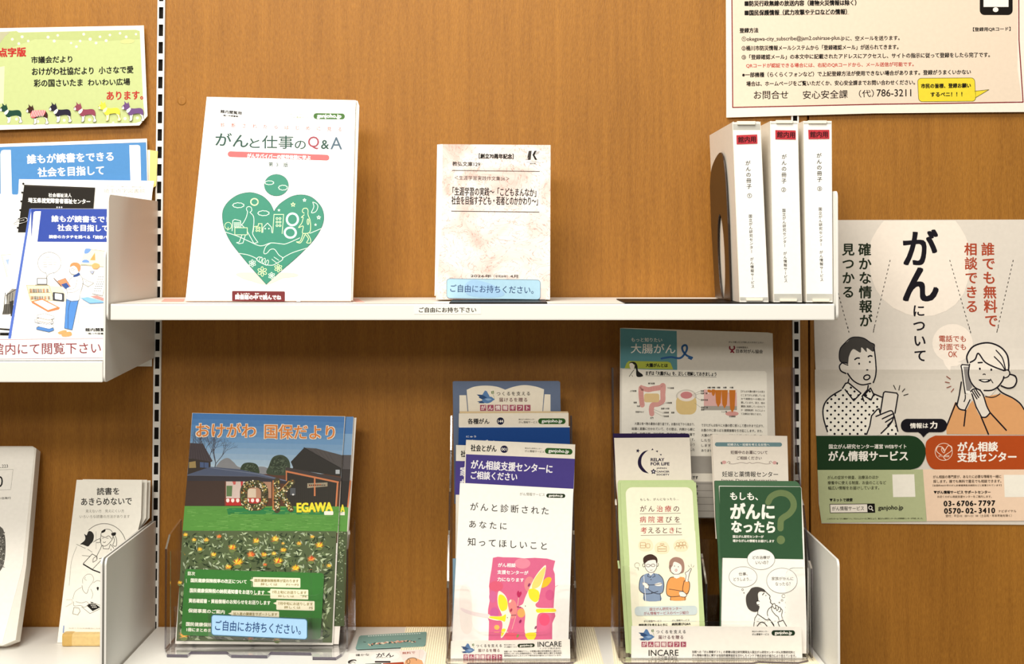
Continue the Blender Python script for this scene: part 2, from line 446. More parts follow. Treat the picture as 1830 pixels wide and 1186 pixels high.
low = shelf('white steel lower shelf carrying the clear acrylic brochure holders', XA, XB, ZL, 0.028,
      [(-0.4975, -0.4951, zC, ZL - 0.028), (0.4047, 0.4075, at(1498, 1001, FRONT).z, ZL - 0.028)])
lowl = shelf('white steel shelf at the lower left behind the grey side panel', -1.25, -0.5032, ZL, 0.028,
      [(-0.5026, -0.5002, zC, ZL - 0.028)])
# ================================================================== left bay, upper: sign, board, leaflets
K, RED, NAVY = '#141210', '#b4302c', '#22305c'
WALLY = -0.0012
s = hung('sign', 'pale green landscape sign with small printed dogs along its bottom edge', 'sign', 100, 140, -0.010)
s.part('sign').body([(-35, 51), (257, 45.5), (263.5, 207), (249, 224), (-35, 233)], 0.0006, '#f6f4ea')
s.view('A').P([(-170, 275), (60, 268), (140, 262), (160, 275), (1150, 252), (1185, 262), (1215, 870), (1225, 960), (1190, 1030), (1150, 1042), (-170, 1062)], '#bcc88c')
s.up().P([(-170, 276), (60, 268), (140, 262), (160, 275), (1150, 252), (1185, 262), (1188, 330), (900, 345), (300, 330), (40, 420), (-170, 400)], '#b2be80')
s.P([(40, 560), (-170, 600), (-170, 880), (30, 880)], '#d6dcb2')
s.up().S([(1020, 345), (1080, 330), (1140, 340), (1120, 365), (1040, 368)], '#c4c98a')
s.P([(-170, 275), (88, 270), (40, 310), (5, 360), (-10, 392), (-170, 400)], '#b3b193')
for x, y, r in ((105, 333, 12), (188, 312, 13), (160, 370, 12), (240, 348, 11), (408, 315, 13), (490, 300, 11), (460, 348, 13), (603, 365, 10), (648, 396, 12),
                (710, 290, 12), (680, 348, 11), (765, 332, 14), (815, 365, 12), (848, 312, 11), (900, 345, 13), (932, 297, 11), (1018, 282, 11), (1070, 313, 12), (1125, 350, 9), (1153, 290, 10),
                (140, 1010, 12), (320, 1030, 14), (545, 1020, 13), (760, 1015, 14), (1060, 1005, 14), (1165, 1000, 13), (960, 1040, 10)):
    s.E(x, y, r, r, '#e6ead0', n=14)
s.up().T('点字版', -12, 446, 218, 440, 74, RED, .045)
s.T('市議会だより', 266, 508, 612, 501, 58, K, .03); s.T('おけがわ社協だより', 272, 606, 792, 598, 64, K, .03); s.T('小さなで愛', 838, 596, 1130, 589, 60, K, .03)
s.T('彩の国さいたま', 288, 706, 700, 699, 62, K, .03); s.T('わいわい広場', 746, 699, 1102, 692, 58, K, .03); s.T('あります。', 906, 812, 1212, 806, 70, RED, .035)
def dog(x, y, k, coat, chest='#f2f0e4', legs='#f4f2e6', stripes=False, line='#4a4636'):
    q = lambda pts: [(x + a * k, y + b * k) for a, b in pts]
    s.up().S(q([(66, 118), (80, 112), (98, 122), (94, 168), (84, 182), (66, 180), (72, 160)]), legs); s.S(q([(160, 112), (184, 100), (190, 150), (202, 166), (196, 182), (170, 180), (178, 155)]), legs)
    s.SL(q([(68, 122), (72, 160), (66, 180), (84, 182), (94, 168), (96, 135)]), 3 * k, line); s.SL(q([(170, 130), (178, 158), (170, 180), (194, 182), (202, 166), (192, 150), (192, 110)]), 3 * k, line)
    s.up().S(q([(44, 88), (60, 70), (110, 72), (160, 68), (184, 78), (194, 104), (188, 130), (166, 122), (148, 116), (106, 122), (86, 134), (62, 128), (52, 112)]), coat)
    s.up().S(q([(0, 58), (14, 42), (28, 30), (46, 26), (66, 40), (72, 62), (78, 78), (52, 92), (40, 84), (16, 80), (4, 72)]), coat)
    s.P(q([(26, 34), (22, 2), (30, 14), (46, 30)]), coat); s.P(q([(50, 30), (58, 10), (62, 26), (68, 42)]), coat)
    s.up().S(q([(0, 60), (14, 54), (20, 68), (16, 80), (4, 74)]), chest); s.P(q([(44, 84), (74, 62), (82, 78), (66, 104), (50, 112), (40, 98)]), chest)
    if stripes:
        for i in range(9): s.L(q([(66 + i * 11, 76), (54 + i * 11, 118)]), 4 * k, '#fdf6f0')
    s.up().E(x + 3 * k, y + 60 * k, 4 * k, 4 * k, '#1d1c1b', n=10); s.E(x + 26 * k, y + 50 * k, 3 * k, 3 * k, '#1d1c1b', n=8)
for x, y, c in ((-2, 868, '#1f4436'), (222, 878, '#40251f'), (418, 862, '#262233'), (628, 860, '#8c4456'), (836, 850, '#f0e04a'), (1036, 852, '#6b4c7e')):
    if c == '#40251f':
        dog(x, y, .95, c); s.up().S([(262, 960), (282, 938), (340, 934), (388, 938), (372, 978), (330, 980), (286, 1000), (262, 990)], '#d8606a'); s.up()
        for i in range(8): s.L([(282 + i * 14, 936), (266 + i * 14, 988)], 4, '#fbeee6')
    else: dog(x, y, .95, c, *(('#f7f2b8', '#fbf6c4') if c == '#f0e04a' else ()), line='#c9b83a' if c == '#f0e04a' else '#4a4636')
s.done()

# yellow folder, blue board
s = stand('folder', 'pale yellow folder edge peeking out right of the blue board', 'folder', 265, -0.014, ZS + 0.0002, -0.0062, 268)
s.part('folder').body([(240, 266), (263, 267), (282, 270), (279, 332), (262, 342), (256, 600), (240, 600)], 0.001, '#f0de86'); s.up().view('p').P([(263, 268), (268, 268), (267, 340), (262, 340)], '#fbf7e6'); s.done()
s = stand('board', 'light blue and white reading board behind the black leaflet', 'display board', 120, -0.032, ZS + 0.0002, -0.009, 250)
s.part('board').body([(-24, 258), (262.5, 247.5), (264, 330), (262, 634), (-24, 634)], 0.0012, '#f5f5f2')
B1 = '#4f88c2'
s.view('B').P([(-120, 128), (1405, 78), (1424, 900), (1362, 900), (1362, 580), (-120, 580)], B1)
s.P([(115, 570), (176, 570), (172, 575), (150, 580)], B1)
s.L([(-120, 128), (1405, 78), (1418, 560)], 4, '#3c6ea6')
s.up().P([(8, 600), (4, 190), (14, 158), (35, 150), (104, 150), (116, 600)], '#fafaf8'); s.P([(-120, 570), (120, 575), (128, 582), (165, 582), (176, 570), (1362, 570), (1362, 2000), (-120, 2000)], '#f7f7f5')
s.P([(1246, 104), (1330, 102), (1348, 112), (1352, 140), (1362, 600), (1262, 600)], '#fafaf8')
s.up().T('誰もが読書をできる', 262, 240, 1092, 211, 88, '#ffffff', .035); s.T('社会を目指して', 365, 366, 1000, 344, 88, '#ffffff', .035)
s.done()

# white ringed leaflet, black leaflet, paper clip
s = stand('leaflet', 'white leaflet with grey lettering just behind the black leaflet', 'leaflet', 150, -0.046, ZS + 0.0002, -0.0175, 321)
s.part('leaflet').body([(34, 320), (275.5, 323), (272, 345), (246, 630), (18, 630)], 0.0012, '#f5f4f0')
s.view('B').T('埼玉点字図書館', 998, 545, 1396, 545, 40, '#a5a19a'); s.T('ご利用のご案内・資料貸出', 1002, 500, 1396, 508, 12, '#a5a19a'); s.T('閲覧・貸出　点訳', 1180, 578, 1392, 588, 10, '#b5b1aa')
s.done()
s = stand('leaflet', 'black leaflet with white lettering and punched left edge', 'leaflet', 150, -0.060, ZS + 0.0002, -0.020, 332)
s.part('cover').body([(43.5, 329.5), (170, 335), (162, 420), (140, 630), (2, 630)], 0.001, '#f3f2ee')
s.view('B').P([(233, 485), (917, 512), (892, 800), (872, 945), (172, 945)], '#1f1b16')
s.P([(233, 485), (917, 512), (916, 530), (231, 503)], '#2a251f')
s.up().T('社会福祉法人', 468, 585, 690, 588, 38, '#f4f2ee', .03); s.T('埼玉県視覚障害者福祉センター', 272, 634, 868, 648, 48, '#f4f2ee', .04)
for x in (550, 572, 594): s.E(x, 702, 7, 7, '#f4f2ee', n=10)
s.up()
for x, y in ((222, 475), (212, 560), (203, 645), (193, 730), (181, 815), (170, 900)): s.E(x + 3, y, 11, 10, '#15120f', n=12)
s.view('C').L([(0, 715), (95, 715)], 24, '#15120f', caps=False); s.L([(-20, 672), (92, 680)], 14, '#26231f', caps=False)
PIC = '#8d8a83'
s.P([(40, 400), (60, 350), (105, 308), (145, 320), (130, 440), (120, 560), (105, 630), (0, 625)], '#e4e2dc')
s.up().P([(48, 400), (100, 345), (135, 350), (128, 400), (120, 470), (60, 470)], PIC); s.P([(18, 555), (40, 470), (108, 470), (118, 540), (70, 555)], '#55524c'); s.P([(80, 450), (110, 440), (106, 570), (88, 570)], '#2b2926')
for x in (38, 58, 78, 98): s.L([(x + 6, 380), (x - 10, 545)], 5, '#3b3935')
s.L([(50, 400), (140, 345)], 5, '#2b2926'); s.L([(12, 72), (88, 66)], 3, '#b8a86a'); s.L([(12, 72), (60, 250)], 3, '#b8a86a'); s.P([(46, 110), (76, 104), (66, 156)], '#9db4d8'); s.L([(24, 90), (60, 200)], 2, '#b8a86a')
s.done()

# wire paper clip on the black leaflet
import itertools
t = s.uv; s.view('B'); W0 = Matrix((s.u, s.v, s.n)).transposed().to_4x4(); W0.translation = s.o
pp = cr([(150, 838), (200, 815), (245, 806), (266, 818), (258, 840), (215, 855), (160, 868), (140, 872), (146, 856), (190, 838), (240, 826)], 5)
bm = bmesh.new(); tube(bm, [W0 @ Vector((*s.uv(x, y), 0.0016 + .0006 * (i > 26))) for i, (x, y) in enumerate(pp)], 0.0005)
tag(finish('paper_clip', bm, [M('#d9d9d6', .25, .9, .5)]), 'silver wire paper clip on the left edge of the black leaflet', 'paper clip')
# ================================================================== blue-headed booklet with the reader drawing
s = stand('booklet', 'white booklet with deep blue header and drawing of a man reading', 'booklet', 150, -0.115, ZS + 0.0002, -0.070, 373)
s.rough = 0.4
s.part('booklet').body([(55, 372.5), (251, 373), (236, 626), (20, 626)], 0.0025, '#f4f4f2')
B2 = '#2e469c'
s.view('B').P([(300, 716), (1105, 718), (1100, 1038), (360, 1034), (300, 1034)], B2); s.P([(283, 716), (304, 716), (100, 2000), (72, 2000)], '#4a66b8')
s.up().P([(300, 1040), (322, 770), (326, 750), (340, 741), (395, 740), (360, 1033), (360, 1042), (290, 1045)], '#f6f6f4')
s.up().T('誰もが読書をできる', 497, 812, 1150, 820, 62, '#ffffff', .035); s.T('社会を目指して', 555, 898, 1042, 904, 62, '#ffffff', .035); s.T('読書のカタチを調べる「読書バリアフリー法」', 473, 985, 1290, 994, 32, '#ffffff', .04)
s.view('C'); LN = '#6a655e'
s.EO(403, 136, 95, 88, 3, LN, -250, 68); s.SL([(370, 212), (382, 235), (378, 258)], 3, LN); s.SL([(440, 215), (398, 228), (380, 258)], 3, LN)
for i, (x0, x1) in enumerate(((372, 405), (352, 450), (348, 465), (352, 455), (352, 390))): s.dash(x0, 90 + i * 19, x1, 90 + i * 19, 2.5, '#8a867e', 34, 8)
s.R(300, 258, 386, 312, '#5d5a58', 8); s.up().R(306, 264, 380, 306, '#f3f3f1', 5); s.L([(290, 314), (390, 314)], 4, LN)
s.P([(216, 318), (400, 318), (420, 345), (440, 440), (258, 452), (240, 440)], '#f6e3b8'); s.P([(395, 322), (500, 330), (530, 380), (540, 448), (440, 450)], '#f4e4bd')
s.up().L([(216, 318), (400, 318), (440, 440), (258, 452)], 3, '#9a8458', True); s.L([(235, 380), (410, 376)], 4, '#9a8458')
for i in range(22):
    c = random.choice(['#4a4a4a', '#8b8f99', '#b2734a', '#d8d2c4', '#444b5c']); x = 240 + i * 7.2
    s.P([(x, 344 + random.random() * 6), (x + 5, 344), (x + 8, 376), (x + 2, 378)], c); s.P([(x + 12, 404 + random.random() * 6), (x + 17, 404), (x + 20, 434), (x + 14, 436)], c)
s.up().R(430, 372, 524, 442, '#3f4047', 10, 10); s.up().R(448, 382, 506, 430, '#f3f3f1', 8, 8)
s.P([(258, 448), (345, 425), (490, 500), (480, 514), (392, 535), (262, 462)], '#d47a4e'); s.up().P([(276, 452), (345, 436), (465, 496), (392, 520)], '#fbf6ec')
for i in range(4): s.up(); s.L([(320 + i * 26, 452 + i * 14), (365 + i * 22, 455 + i * 15)], 2, '#c4beb4')
for i, (x, y, wd, c) in enumerate(((300, 660, 140, '#4a78b8'), (308, 632, 130, '#f4f2ee'), (286, 600, 150, '#eef0f4'), (300, 590, 128, '#f0d8c8'), (304, 562, 140, '#f8f6f2'))):
    s.up().P([(x, y), (x + wd * .45, y - 14), (x + wd, y + 10), (x + wd, y + 26), (x + wd * .72, y + 40), (x, y + 18)], c); s.L([(x, y), (x + wd * .45, y - 14), (x + wd, y + 10), (x + wd, y + 26), (x + wd * .72, y + 40), (x, y + 18)], 3, '#3e3b3a', True)
# the reader
s.up().P([(543, 428), (585, 445), (642, 440), (590, 682), (527, 668)], '#4a7fc4'); s.L([(543, 428), (527, 668), (590, 682), (642, 440)], 3, '#27364e'); s.SL([(578, 445), (560, 520), (556, 675)], 3, '#27364e')
s.S([(540, 440), (550, 380), (548, 330), (568, 280), (600, 248), (640, 236), (668, 262), (676, 310), (660, 380), (645, 440), (590, 450)], '#faf9f7')
s.up().SL([(542, 438), (552, 380), (545, 340), (575, 268), (605, 250)], 3, LN); s.SL([(650, 232), (674, 262), (676, 315), (655, 385), (644, 438), (590, 450), (542, 438)], 3, LN); s.SL([(632, 268), (612, 340), (552, 350)], 3, LN); s.SL([(552, 376), (600, 376), (650, 350)], 3, LN)
s.S([(600, 240), (620, 230), (645, 216), (654, 232), (636, 246), (606, 252)], '#2e4a86')
s.S([(574, 175), (604, 160), (640, 180), (640, 215), (608, 232), (584, 222), (572, 200)], '#fbf7f2'); s.SL([(574, 178), (568, 202), (582, 224), (606, 230)], 3, LN)
s.up().S([(572, 168), (580, 145), (605, 133), (640, 138), (658, 160), (654, 192), (640, 206), (630, 180), (606, 160), (584, 164)], '#e88a5a'); s.EO(594, 192, 12, 10, 2.5, '#444'); s.L([(606, 190), (628, 186)], 2.5, '#444')
s.up().P([(470, 285), (535, 262), (578, 330), (540, 342), (500, 320)], '#e08a62'); s.P([(500, 312), (545, 298), (570, 332), (536, 348)], '#33508f'); s.L([(442, 262), (500, 325)], 6, '#5a3a30'); s.L([(470, 285), (535, 262), (578, 330)], 3, '#5a3a30')
s.S([(472, 705), (500, 690), (530, 684), (548, 692), (520, 712), (490, 716)], '#e8935e'); s.S([(505, 722), (545, 700), (580, 698), (588, 722), (560, 734), (515, 735)], '#e8935e')
# board with shapes, monitor, pillow
s.P([(700, 22), (870, 42), (870, 168), (830, 165), (655, 150)], '#faedc4'); s.up().S([(690, 55), (700, 22), (745, 25), (725, 55), (700, 62)], '#6f96d4'); s.P([(776, 52), (780, 116), (736, 114)], '#e89a5c'); s.S([(672, 132), (685, 112), (715, 112), (730, 134)], '#6f96d4')
s.L([(700, 22), (870, 42)], 3, LN); s.L([(660, 152), (760, 152)], 3, LN); s.up().S([(750, 160), (775, 138), (815, 152), (800, 182), (765, 184)], '#eea46a'); s.P([(733, 206), (772, 202), (755, 228)], '#aab2cc'); s.L([(733, 206), (772, 202), (755, 228)], 2.5, LN, True)
s.L([(680, 262), (720, 285), (766, 300)], 3, LN); s.L([(675, 305), (722, 332), (766, 302)], 4, LN); s.L([(700, 282), (722, 330)], 2, LN)
s.P([(796, 232), (870, 228), (838, 402), (752, 385)], '#f4f3f0'); s.L([(796, 232), (870, 228), (838, 402), (752, 385)], 3, LN, True); s.up()
for i in range(7):
    for j in range(4): s.L([(805 + j * 16 - i * 6, 252 + i * 19), (812 + j * 16 - i * 6, 252 + i * 19)], 5, '#55524d')
s.P([(662, 422), (720, 415), (870, 458), (735, 464)], '#7fb2e6'); s.P([(735, 408), (790, 402), (870, 430), (870, 450)], '#c98a86'); s.L([(662, 422), (735, 466), (870, 460)], 4, '#3d6da4')
s.RO(642, 492, 900, 640, 2.5, '#9a958d', 26)
for i in range(5): s.dash(665, 515 + i * 26, 860, 515 + i * 26, 2.5, '#c0bbb2', 16, 9)
s.T('館内閲覧用', 698, 680, 894, 680, 26, K, .05); s.T('（桶川市図書館）', 712, 712, 880, 712, 13, K, .05)
s.done()

# red lettered strip
s = stand('label_strip', 'white paper strip with large thin red letters on left shelf edge', 'sign', 90, -0.2492, ZS + 0.0005, -0.2478, 604)
s.part('label_strip').body([(-50, 605.5), (184.3, 603.5), (184.3, 643), (-50, 646)], 0.0005, '#fbfaf6')
s.view('C').L([(-40, 760), (838, 750)], 4, '#c796a4'); s.L([(-40, 918), (838, 908)], 4, '#a98a94')
s.up().T('館内にて閲覧下さい', -62, 838, 822, 826, 92, '#8f3f49', .008); s.done()

# ================================================================== left bay, lower
def front_y(px, py, z): return ground(px, py, z).y
s = stand('booklet', 'thick white booklet stack with rough right edge at the lower left', 'booklet', 20, -0.128, ZL + 0.0004, -0.030, 795)
s.part('page_block').body([(-70, 797), (58, 797), (65, 801), (47, 1010), (28, 1143), (4, 1153), (-70, 1153)], 0.019, '#e6e1d8')
s.part('cover', 0.0006).body([(-70, 800), (60, 800), (62, 806), (41, 1010), (4, 1150), (-70, 1150)], 0.0005, '#f4f1ea')
s.view('D').T('VOL.223', -60, 700, 66, 696, 26, K); s.T('だより', -190, 830, 22, 822, 96, K, .03); s.T('令和8年2月1日発行', -130, 962, 90, 956, 18, K, .02)
s.L([(-40, 728), (108, 724), (90, 880)], 2, '#8a8680'); s.L([(90, 888), (-40, 892)], 2, '#8a8680')
s.view('E').S([(-30, 100), (10, 98), (32, 130), (45, 210), (42, 330), (20, 420), (-30, 440)], '#5d5a55'); s.up()
for i in range(120):
    x, y = random.uniform(-20, 38), random.uniform(130, 430); s.E(x, y, random.uniform(2, 5), random.uniform(2, 6), random.choice(['#26241f', '#c9c6be', '#8c8982']), n=6)
s.done()


YB_ = ground(110, 1156, ZL).y + .0195
for i in range(3):
    lab = 'white leaflet with line drawings of a reading girl, standing on a wooden block'
    if i: lab = ('white leaflet copy showing only a strip directly behind the reading girl leaflet', 'rearmost white leaflet copy beside the rail behind the reading girl leaflet')[i - 1]
    s = stand('leaflet', lab, 'leaflet', 180, YB_ + i * 0.012, ZL + 0.0004, -0.048 + i * 0.0115, 858, group='reading leaflets at the lower left')
    dx = (0, 9, 15)[i]
    s.part('leaflet').body([(137 + dx * 1.2, 857 + (0, -1, 1)[i]), (254 + dx, 857 + (0, 0, 1)[i]), (252 + dx, 925), (247 + dx * .2, 945), (228, 1152), (102 + dx, 1152)], 0.0012, '#f5f2e8')
    if i == 0:
        s.view('D').T('読書を', 790, 902, 972, 898, 58, '#2a2723', .02); s.T('あきらめないで', 662, 986, 1074, 980, 58, '#2a2723', .02)
        s.T('見えない方　見えにくい方', 698, 1062, 1012, 1060, 26, '#8a857b'); s.T('いろいろな読書の方法があります', 650, 1107, 1058, 1105, 26, '#8a857b')
        s.view('E'); c = '#3a3733'
        s.EO(830, 248, 175, 180, 4, c, -135, -5); s.SL([(612, 250), (570, 370), (552, 560)], 2.5, '#8a867e')
        s.S([(672, 150), (690, 160), (705, 130), (730, 132), (748, 160), (742, 205), (720, 232), (700, 250), (660, 235), (640, 232), (672, 205), (680, 180)], '#2b2926')
        s.L([(610, 233), (680, 265)], 3, c); s.L([(700, 272), (735, 296)], 3, c); s.L([(766, 130), (766, 270)], 2, '#8a867e'); s.L([(655, 322), (715, 328)], 3, c)
        s.SL([(745, 215), (770, 198), (800, 190), (800, 215), (770, 220)], 4, c)
        s.SL([(804, 160), (815, 128), (850, 112), (885, 122), (900, 155), (896, 190), (870, 225), (840, 246), (812, 240), (800, 200), (806, 160)], 4, c); s.SL([(806, 165), (840, 178), (866, 165), (890, 190)], 4, c); s.S([(808, 130), (838, 112), (838, 130), (815, 142)], '#1d1b19'); s.S([(888, 145), (922, 138), (920, 160), (895, 165)], '#1d1b19')
        s.SL([(900, 165), (912, 200), (900, 240), (926, 246), (930, 200), (918, 165)], 4, c); s.SL([(815, 185), (828, 182)], 3, c); s.SL([(848, 185), (864, 184)], 3, c); s.SL([(822, 214), (832, 220), (842, 212)], 4, c)
        s.SL([(812, 240), (800, 270), (775, 320), (770, 345)], 4, c); s.SL([(880, 232), (905, 262), (910, 292)], 4, c); s.L([(818, 240), (824, 268), (868, 270), (878, 236)], 4, c); s.SL([(790, 348), (840, 332), (880, 300), (884, 270)], 4, c)
        s.L([(665, 385), (735, 310), (770, 328)], 5, c); s.L([(665, 388), (738, 432), (810, 355)], 4, c); s.L([(665, 392), (738, 436), (808, 462)], 10, '#1d1b19'); s.SL([(740, 375), (745, 345), (770, 330), (772, 355), (742, 376)], 4, c)
        s.SL([(660, 545), (660, 510), (690, 475), (725, 472), (745, 500), (742, 530), (720, 560), (705, 585)], 2.5, '#77726a'); s.SL([(690, 520), (675, 510), (682, 495)], 2.5, '#77726a'); s.SL([(655, 560), (662, 600), (690, 625), (705, 590)], 3, '#55514b')
        s.SL([(650, 575), (600, 610), (580, 670)], 2.5, '#77726a'); s.SL([(725, 590), (740, 630), (730, 665)], 2.5, '#77726a'); s.SL([(745, 540), (775, 522), (808, 530)], 3, '#77726a'); s.S([(770, 580), (780, 572), (788, 580), (780, 602)], '#1d1b19')
        s.P([(690, 720), (735, 692), (800, 735), (738, 765)], '#1d1b19'); s.L([(650, 730), (718, 785), (800, 745)], 3, c); s.L([(720, 690), (800, 720)], 3, c); s.SL([(605, 690), (650, 700), (690, 690), (705, 712), (670, 735), (645, 720), (590, 722), (588, 690)], 3, '#77726a')
        for u in range(3):
            for v in range(3): s.up(); s.R(716 + v * 14 + u * 9, 702 + u * 14 - v * 1, 725 + v * 14 + u * 9, 710 + u * 14, '#c9c6be')
        s.L([(590, 735), (630, 740), (640, 765), (620, 795), (580, 785)], 3, '#77726a', True); s.L([(530, 675), (575, 672), (578, 700), (525, 730)], 2, '#b0aba2')
        s.P([(506, 880), (514, 880), (510, 935), (500, 938)], '#8a9cc8'); s.T('お近くの公共図書館にお問い合わせください', 550, 900, 980, 905, 10, '#b5b0a6')
    s.done()
# wooden block in front of the leaflets
bm = bmesh.new(); a = ground(110, 1156, ZL); b = ground(184, 1156, ZL)
box(bm, a.x, -0.5042, a.y + 0.002, a.y + 0.017, ZL + 0.0002, ZL + 0.0165, 0, 0.003)
for f in bm.faces: f.smooth = False
t = tag(finish('wooden_block', bm, [M('#d9bd84', 0.5, vary=.15)]), 'pale wooden block holding up the leaflets at the lower left', 'wooden block')
bm = bmesh.new(); box(bm, a.x - 0.0006, a.x + 0.014, a.y + 0.0014, a.y + 0.0176, ZL + 0.0001, ZL + 0.0171, 0, 0.003)
o = finish('end_cap', bm, [M('#c9a663', 0.4)], t)
# ================================================================== upper shelf
def star(s, x, y, r, wd, col):
    s.L([(x + (r if i % 2 == 0 else r * .45) * math.sin(i * math.pi / 5), y - (r if i % 2 == 0 else r * .45) * math.cos(i * math.pi / 5)) for i in range(10)], wd, col, True)
def starf(s, x, y, r, col, rot=0, k=.42):
    s.P([(x + (r if i % 2 == 0 else r * k) * math.sin(i * math.pi / 5 + rot), y - (r if i % 2 == 0 else r * k) * math.cos(i * math.pi / 5 + rot)) for i in range(10)], col)
def pill(s, x0, y0, x1, y1, wd, col, txt, th, b=.06, pad=.1):
    s.C(x0, y0, x1, y1, wd, col); s.up()
    s.T(txt, x0 + (x1 - x0) * pad * .3, y0 + wd * .03, x1 - (x1 - x0) * pad * .3, y1 + wd * .03, th, '#f6f6f0', b)
# flat pink flyers under the big booklet
for px, lab, q in ((310, 'pinkish flyer lying flat on the upper shelf under the heart booklet', [(284, 541.5), (292, 532), (640, 532), (655, 541.5)]),):
    s = lying('flyer', lab, 'flyer', 470, 538, ZU + 0.0004)
    s.part('flyer').body(q, 0.0003, '#efd9d2'); s.up().P([(288, 539), (294, 534), (330, 534), (328, 539)], '#d9a79e'); s.P([(630, 534), (640, 534), (652, 540), (636, 540)], '#e2b6ae'); s.done()
HB = [(0, 0.0), (1, .0042)]
G1, G2 = '#31806a', '#d3e6d4'
yb, yt = -0.205, -0.098
# the copy behind
s = stand('booklet', 'copy behind the green heart booklet, only its right page edge showing', 'booklet', 500, yb + .0055, ZU + 0.0008, yt + .0055, 174, group=None)
s.part('booklet').body([(374, 176), (639, 180), (642, 189), (630, 540), (340, 540)], 0.006, '#ebe6dc'); s.done()
s = stand('booklet', 'large white booklet with a green heart on its cover, on the upper shelf', 'booklet', 500, yb, ZU + 0.0008, yt, 174)
s.rough = 0.35
s.part('cover').body([(369.5, 173), (636, 179), (635, 195), (627, 541), (331, 541)], 0.0045, '#f6f6f3', '#e9e5dc')
s.view('F').T('館内閲覧用', 440, 203, 636, 221, 30, K, .06); s.T('（桶川市図書館）', 458, 240, 612, 252, 16, K, .06)
s.T('国立がん研究センター', 1092, 231, 1280, 236, 11, '#8a9670'); s.T('がん情報サービス', 1092, 258, 1296, 263, 17, '#7c8a5e')
pill(s, 1336, 248, 1574, 251, 56, '#315f1b', 'ganjoho.jp', 44)
s.W('診断されたらはじめに見る', 460, 330, 1556, 372, 42, '#ad655c', .015)
T1 = '#18433a'
s.T('がん', 394, 460, 700, 480, 122, T1, .02); s.T('と', 712, 500, 806, 502, 86, T1, .022); s.T('仕事', 828, 489, 1120, 493, 122, T1, .012); s.T('の', 1134, 516, 1236, 518, 78, T1, .02)
s.T('Q', 1258, 497, 1360, 499, 118, '#8f3443', .012); s.T('&', 1380, 513, 1452, 514, 82, T1, .03); s.T('A', 1468, 501, 1576, 502, 112, '#42596a', .012)
s.C(534, 603, 1430, 636, 54, '#bd6062'); s.up().T('がんサバイバーの就労体験に学ぶ', 690, 617, 1280, 638, 40, '#fff', .04)
s.W('第3版', 910, 698, 1050, 704, 44, '#2c4b42', .015)
s.E(962, 893, 115, 103, '#2c4a44'); s.up().E(962, 893, 112, 100, G1)
def cloud(x, y, wd, h, lw, col=G2, cut=None):
    q = []
    n = 9
    for i in range(n * 6):
        t = 2 * math.pi * i / (n * 6); r = 1 + .14 * abs(math.sin(t * n / 2)); q.append((x + wd / 2 * r * math.cos(t) * .9, y + h / 2 * r * math.sin(t) * .9))
    s.L(q, lw, col, True)
s.up(); cloud(896, 871, 84, 36, 6); cloud(1024, 917, 84, 46, 6)
s.view('G')
h1 = cr([(940, 95), (905, 20), (840, -45), (760, -78), (690, -83), (600, -60), (520, -5), (470, 65), (457, 140), (475, 250), (530, 370), (620, 490), (740, 632), (868, 775)])
h2 = cr([(868, 775), (1000, 655), (1150, 525), (1290, 385), (1370, 270), (1405, 170), (1395, 80), (1350, 10), (1280, -45), (1190, -63), (1100, -45), (1010, 10), (965, 55), (940, 95)])
s.S([(585, 682), (620, 665), (700, 662), (1050, 664), (1140, 672), (1168, 690), (1120, 705), (1020, 718), (870, 775), (700, 735), (640, 715)], '#d3cbb9')
s.up().P(h1[:-1] + h2[:-1], G1); s.L(h1 + h2, 4, '#2b5249')
s.up(); cloud(607, 36, 106, 46, 6); cloud(842, 110, 106, 46, 6)
Y2 = '#d9efae'
s.EO(757, 5, 34, 31, 11, Y2)
for x, y, r in ((1225, -12, 15), (1358, 150, 18)): star(s, x, y, r, 6, G2)
star(s, 1118, 30, 20, 6, Y2); starf(s, 986, 82, 16, G2); starf(s, 1328, 218, 15, G2)
s.SL([(1300, 5), (1312, 50), (1290, 105), (1330, 95), (1350, 50), (1335, 20), (1300, 5)], 6, G2)
LW = 6
s.SL([(693, 95), (682, 70), (695, 50), (725, 55), (732, 85), (715, 102)], LW, G2); s.SL([(693, 98), (680, 150), (650, 205), (630, 222)], LW, G2); s.SL([(718, 105), (748, 140), (752, 200), (745, 260), (740, 300), (760, 340), (790, 382)], LW, G2)
s.RO(574, 246, 690, 312, LW, '#cfe9b0'); s.L([(640, 222), (660, 240)], LW, G2); s.L([(690, 280), (752, 392), (782, 385)], LW, G2); s.L([(640, 315), (615, 380), (590, 385), (615, 395), (650, 388), (672, 315)], LW, G2)
s.L([(548, 275), (556, 178), (575, 168), (628, 182), (630, 240)], LW, G2); s.EO(512, 228, 32, 32, 5, '#cfe9b0'); s.L([(508, 270), (512, 240)], 5, '#cfe9b0')
for i in range(3):
    for j in range(3): s.EO(574 + j * 19, 202 + i * 18, 7, 6, 4, G2, n=10)
s.L([(745, 285), (752, 235), (792, 232), (795, 208), (828, 208), (826, 290)], LW, Y2)
for i in range(2):
    for j in range(2): s.EO(778 + j * 25, 248 + i * 25, 8, 8, 5, Y2, n=10)
s.L([(835, 290), (838, 245), (880, 202), (915, 240), (920, 292)], LW, G2); s.E(858, 254, 7, 7, G2, n=10); s.E(892, 254, 7, 7, G2, n=10)
s.L([(928, 295), (940, 122), (1030, 122), (1016, 300)], LW, '#cdeeb8')
for i in range(3):
    for j in range(2): s.EO(968 + j * 28, 160 + i * 33, 9, 9, 6, '#cdeeb8', n=10)
s.EO(1112, 168, 52, 55, 19, '#cfe8e8', rot=.1); s.EO(1092, 292, 52, 47, 19, '#cfe8e8', rot=.1)
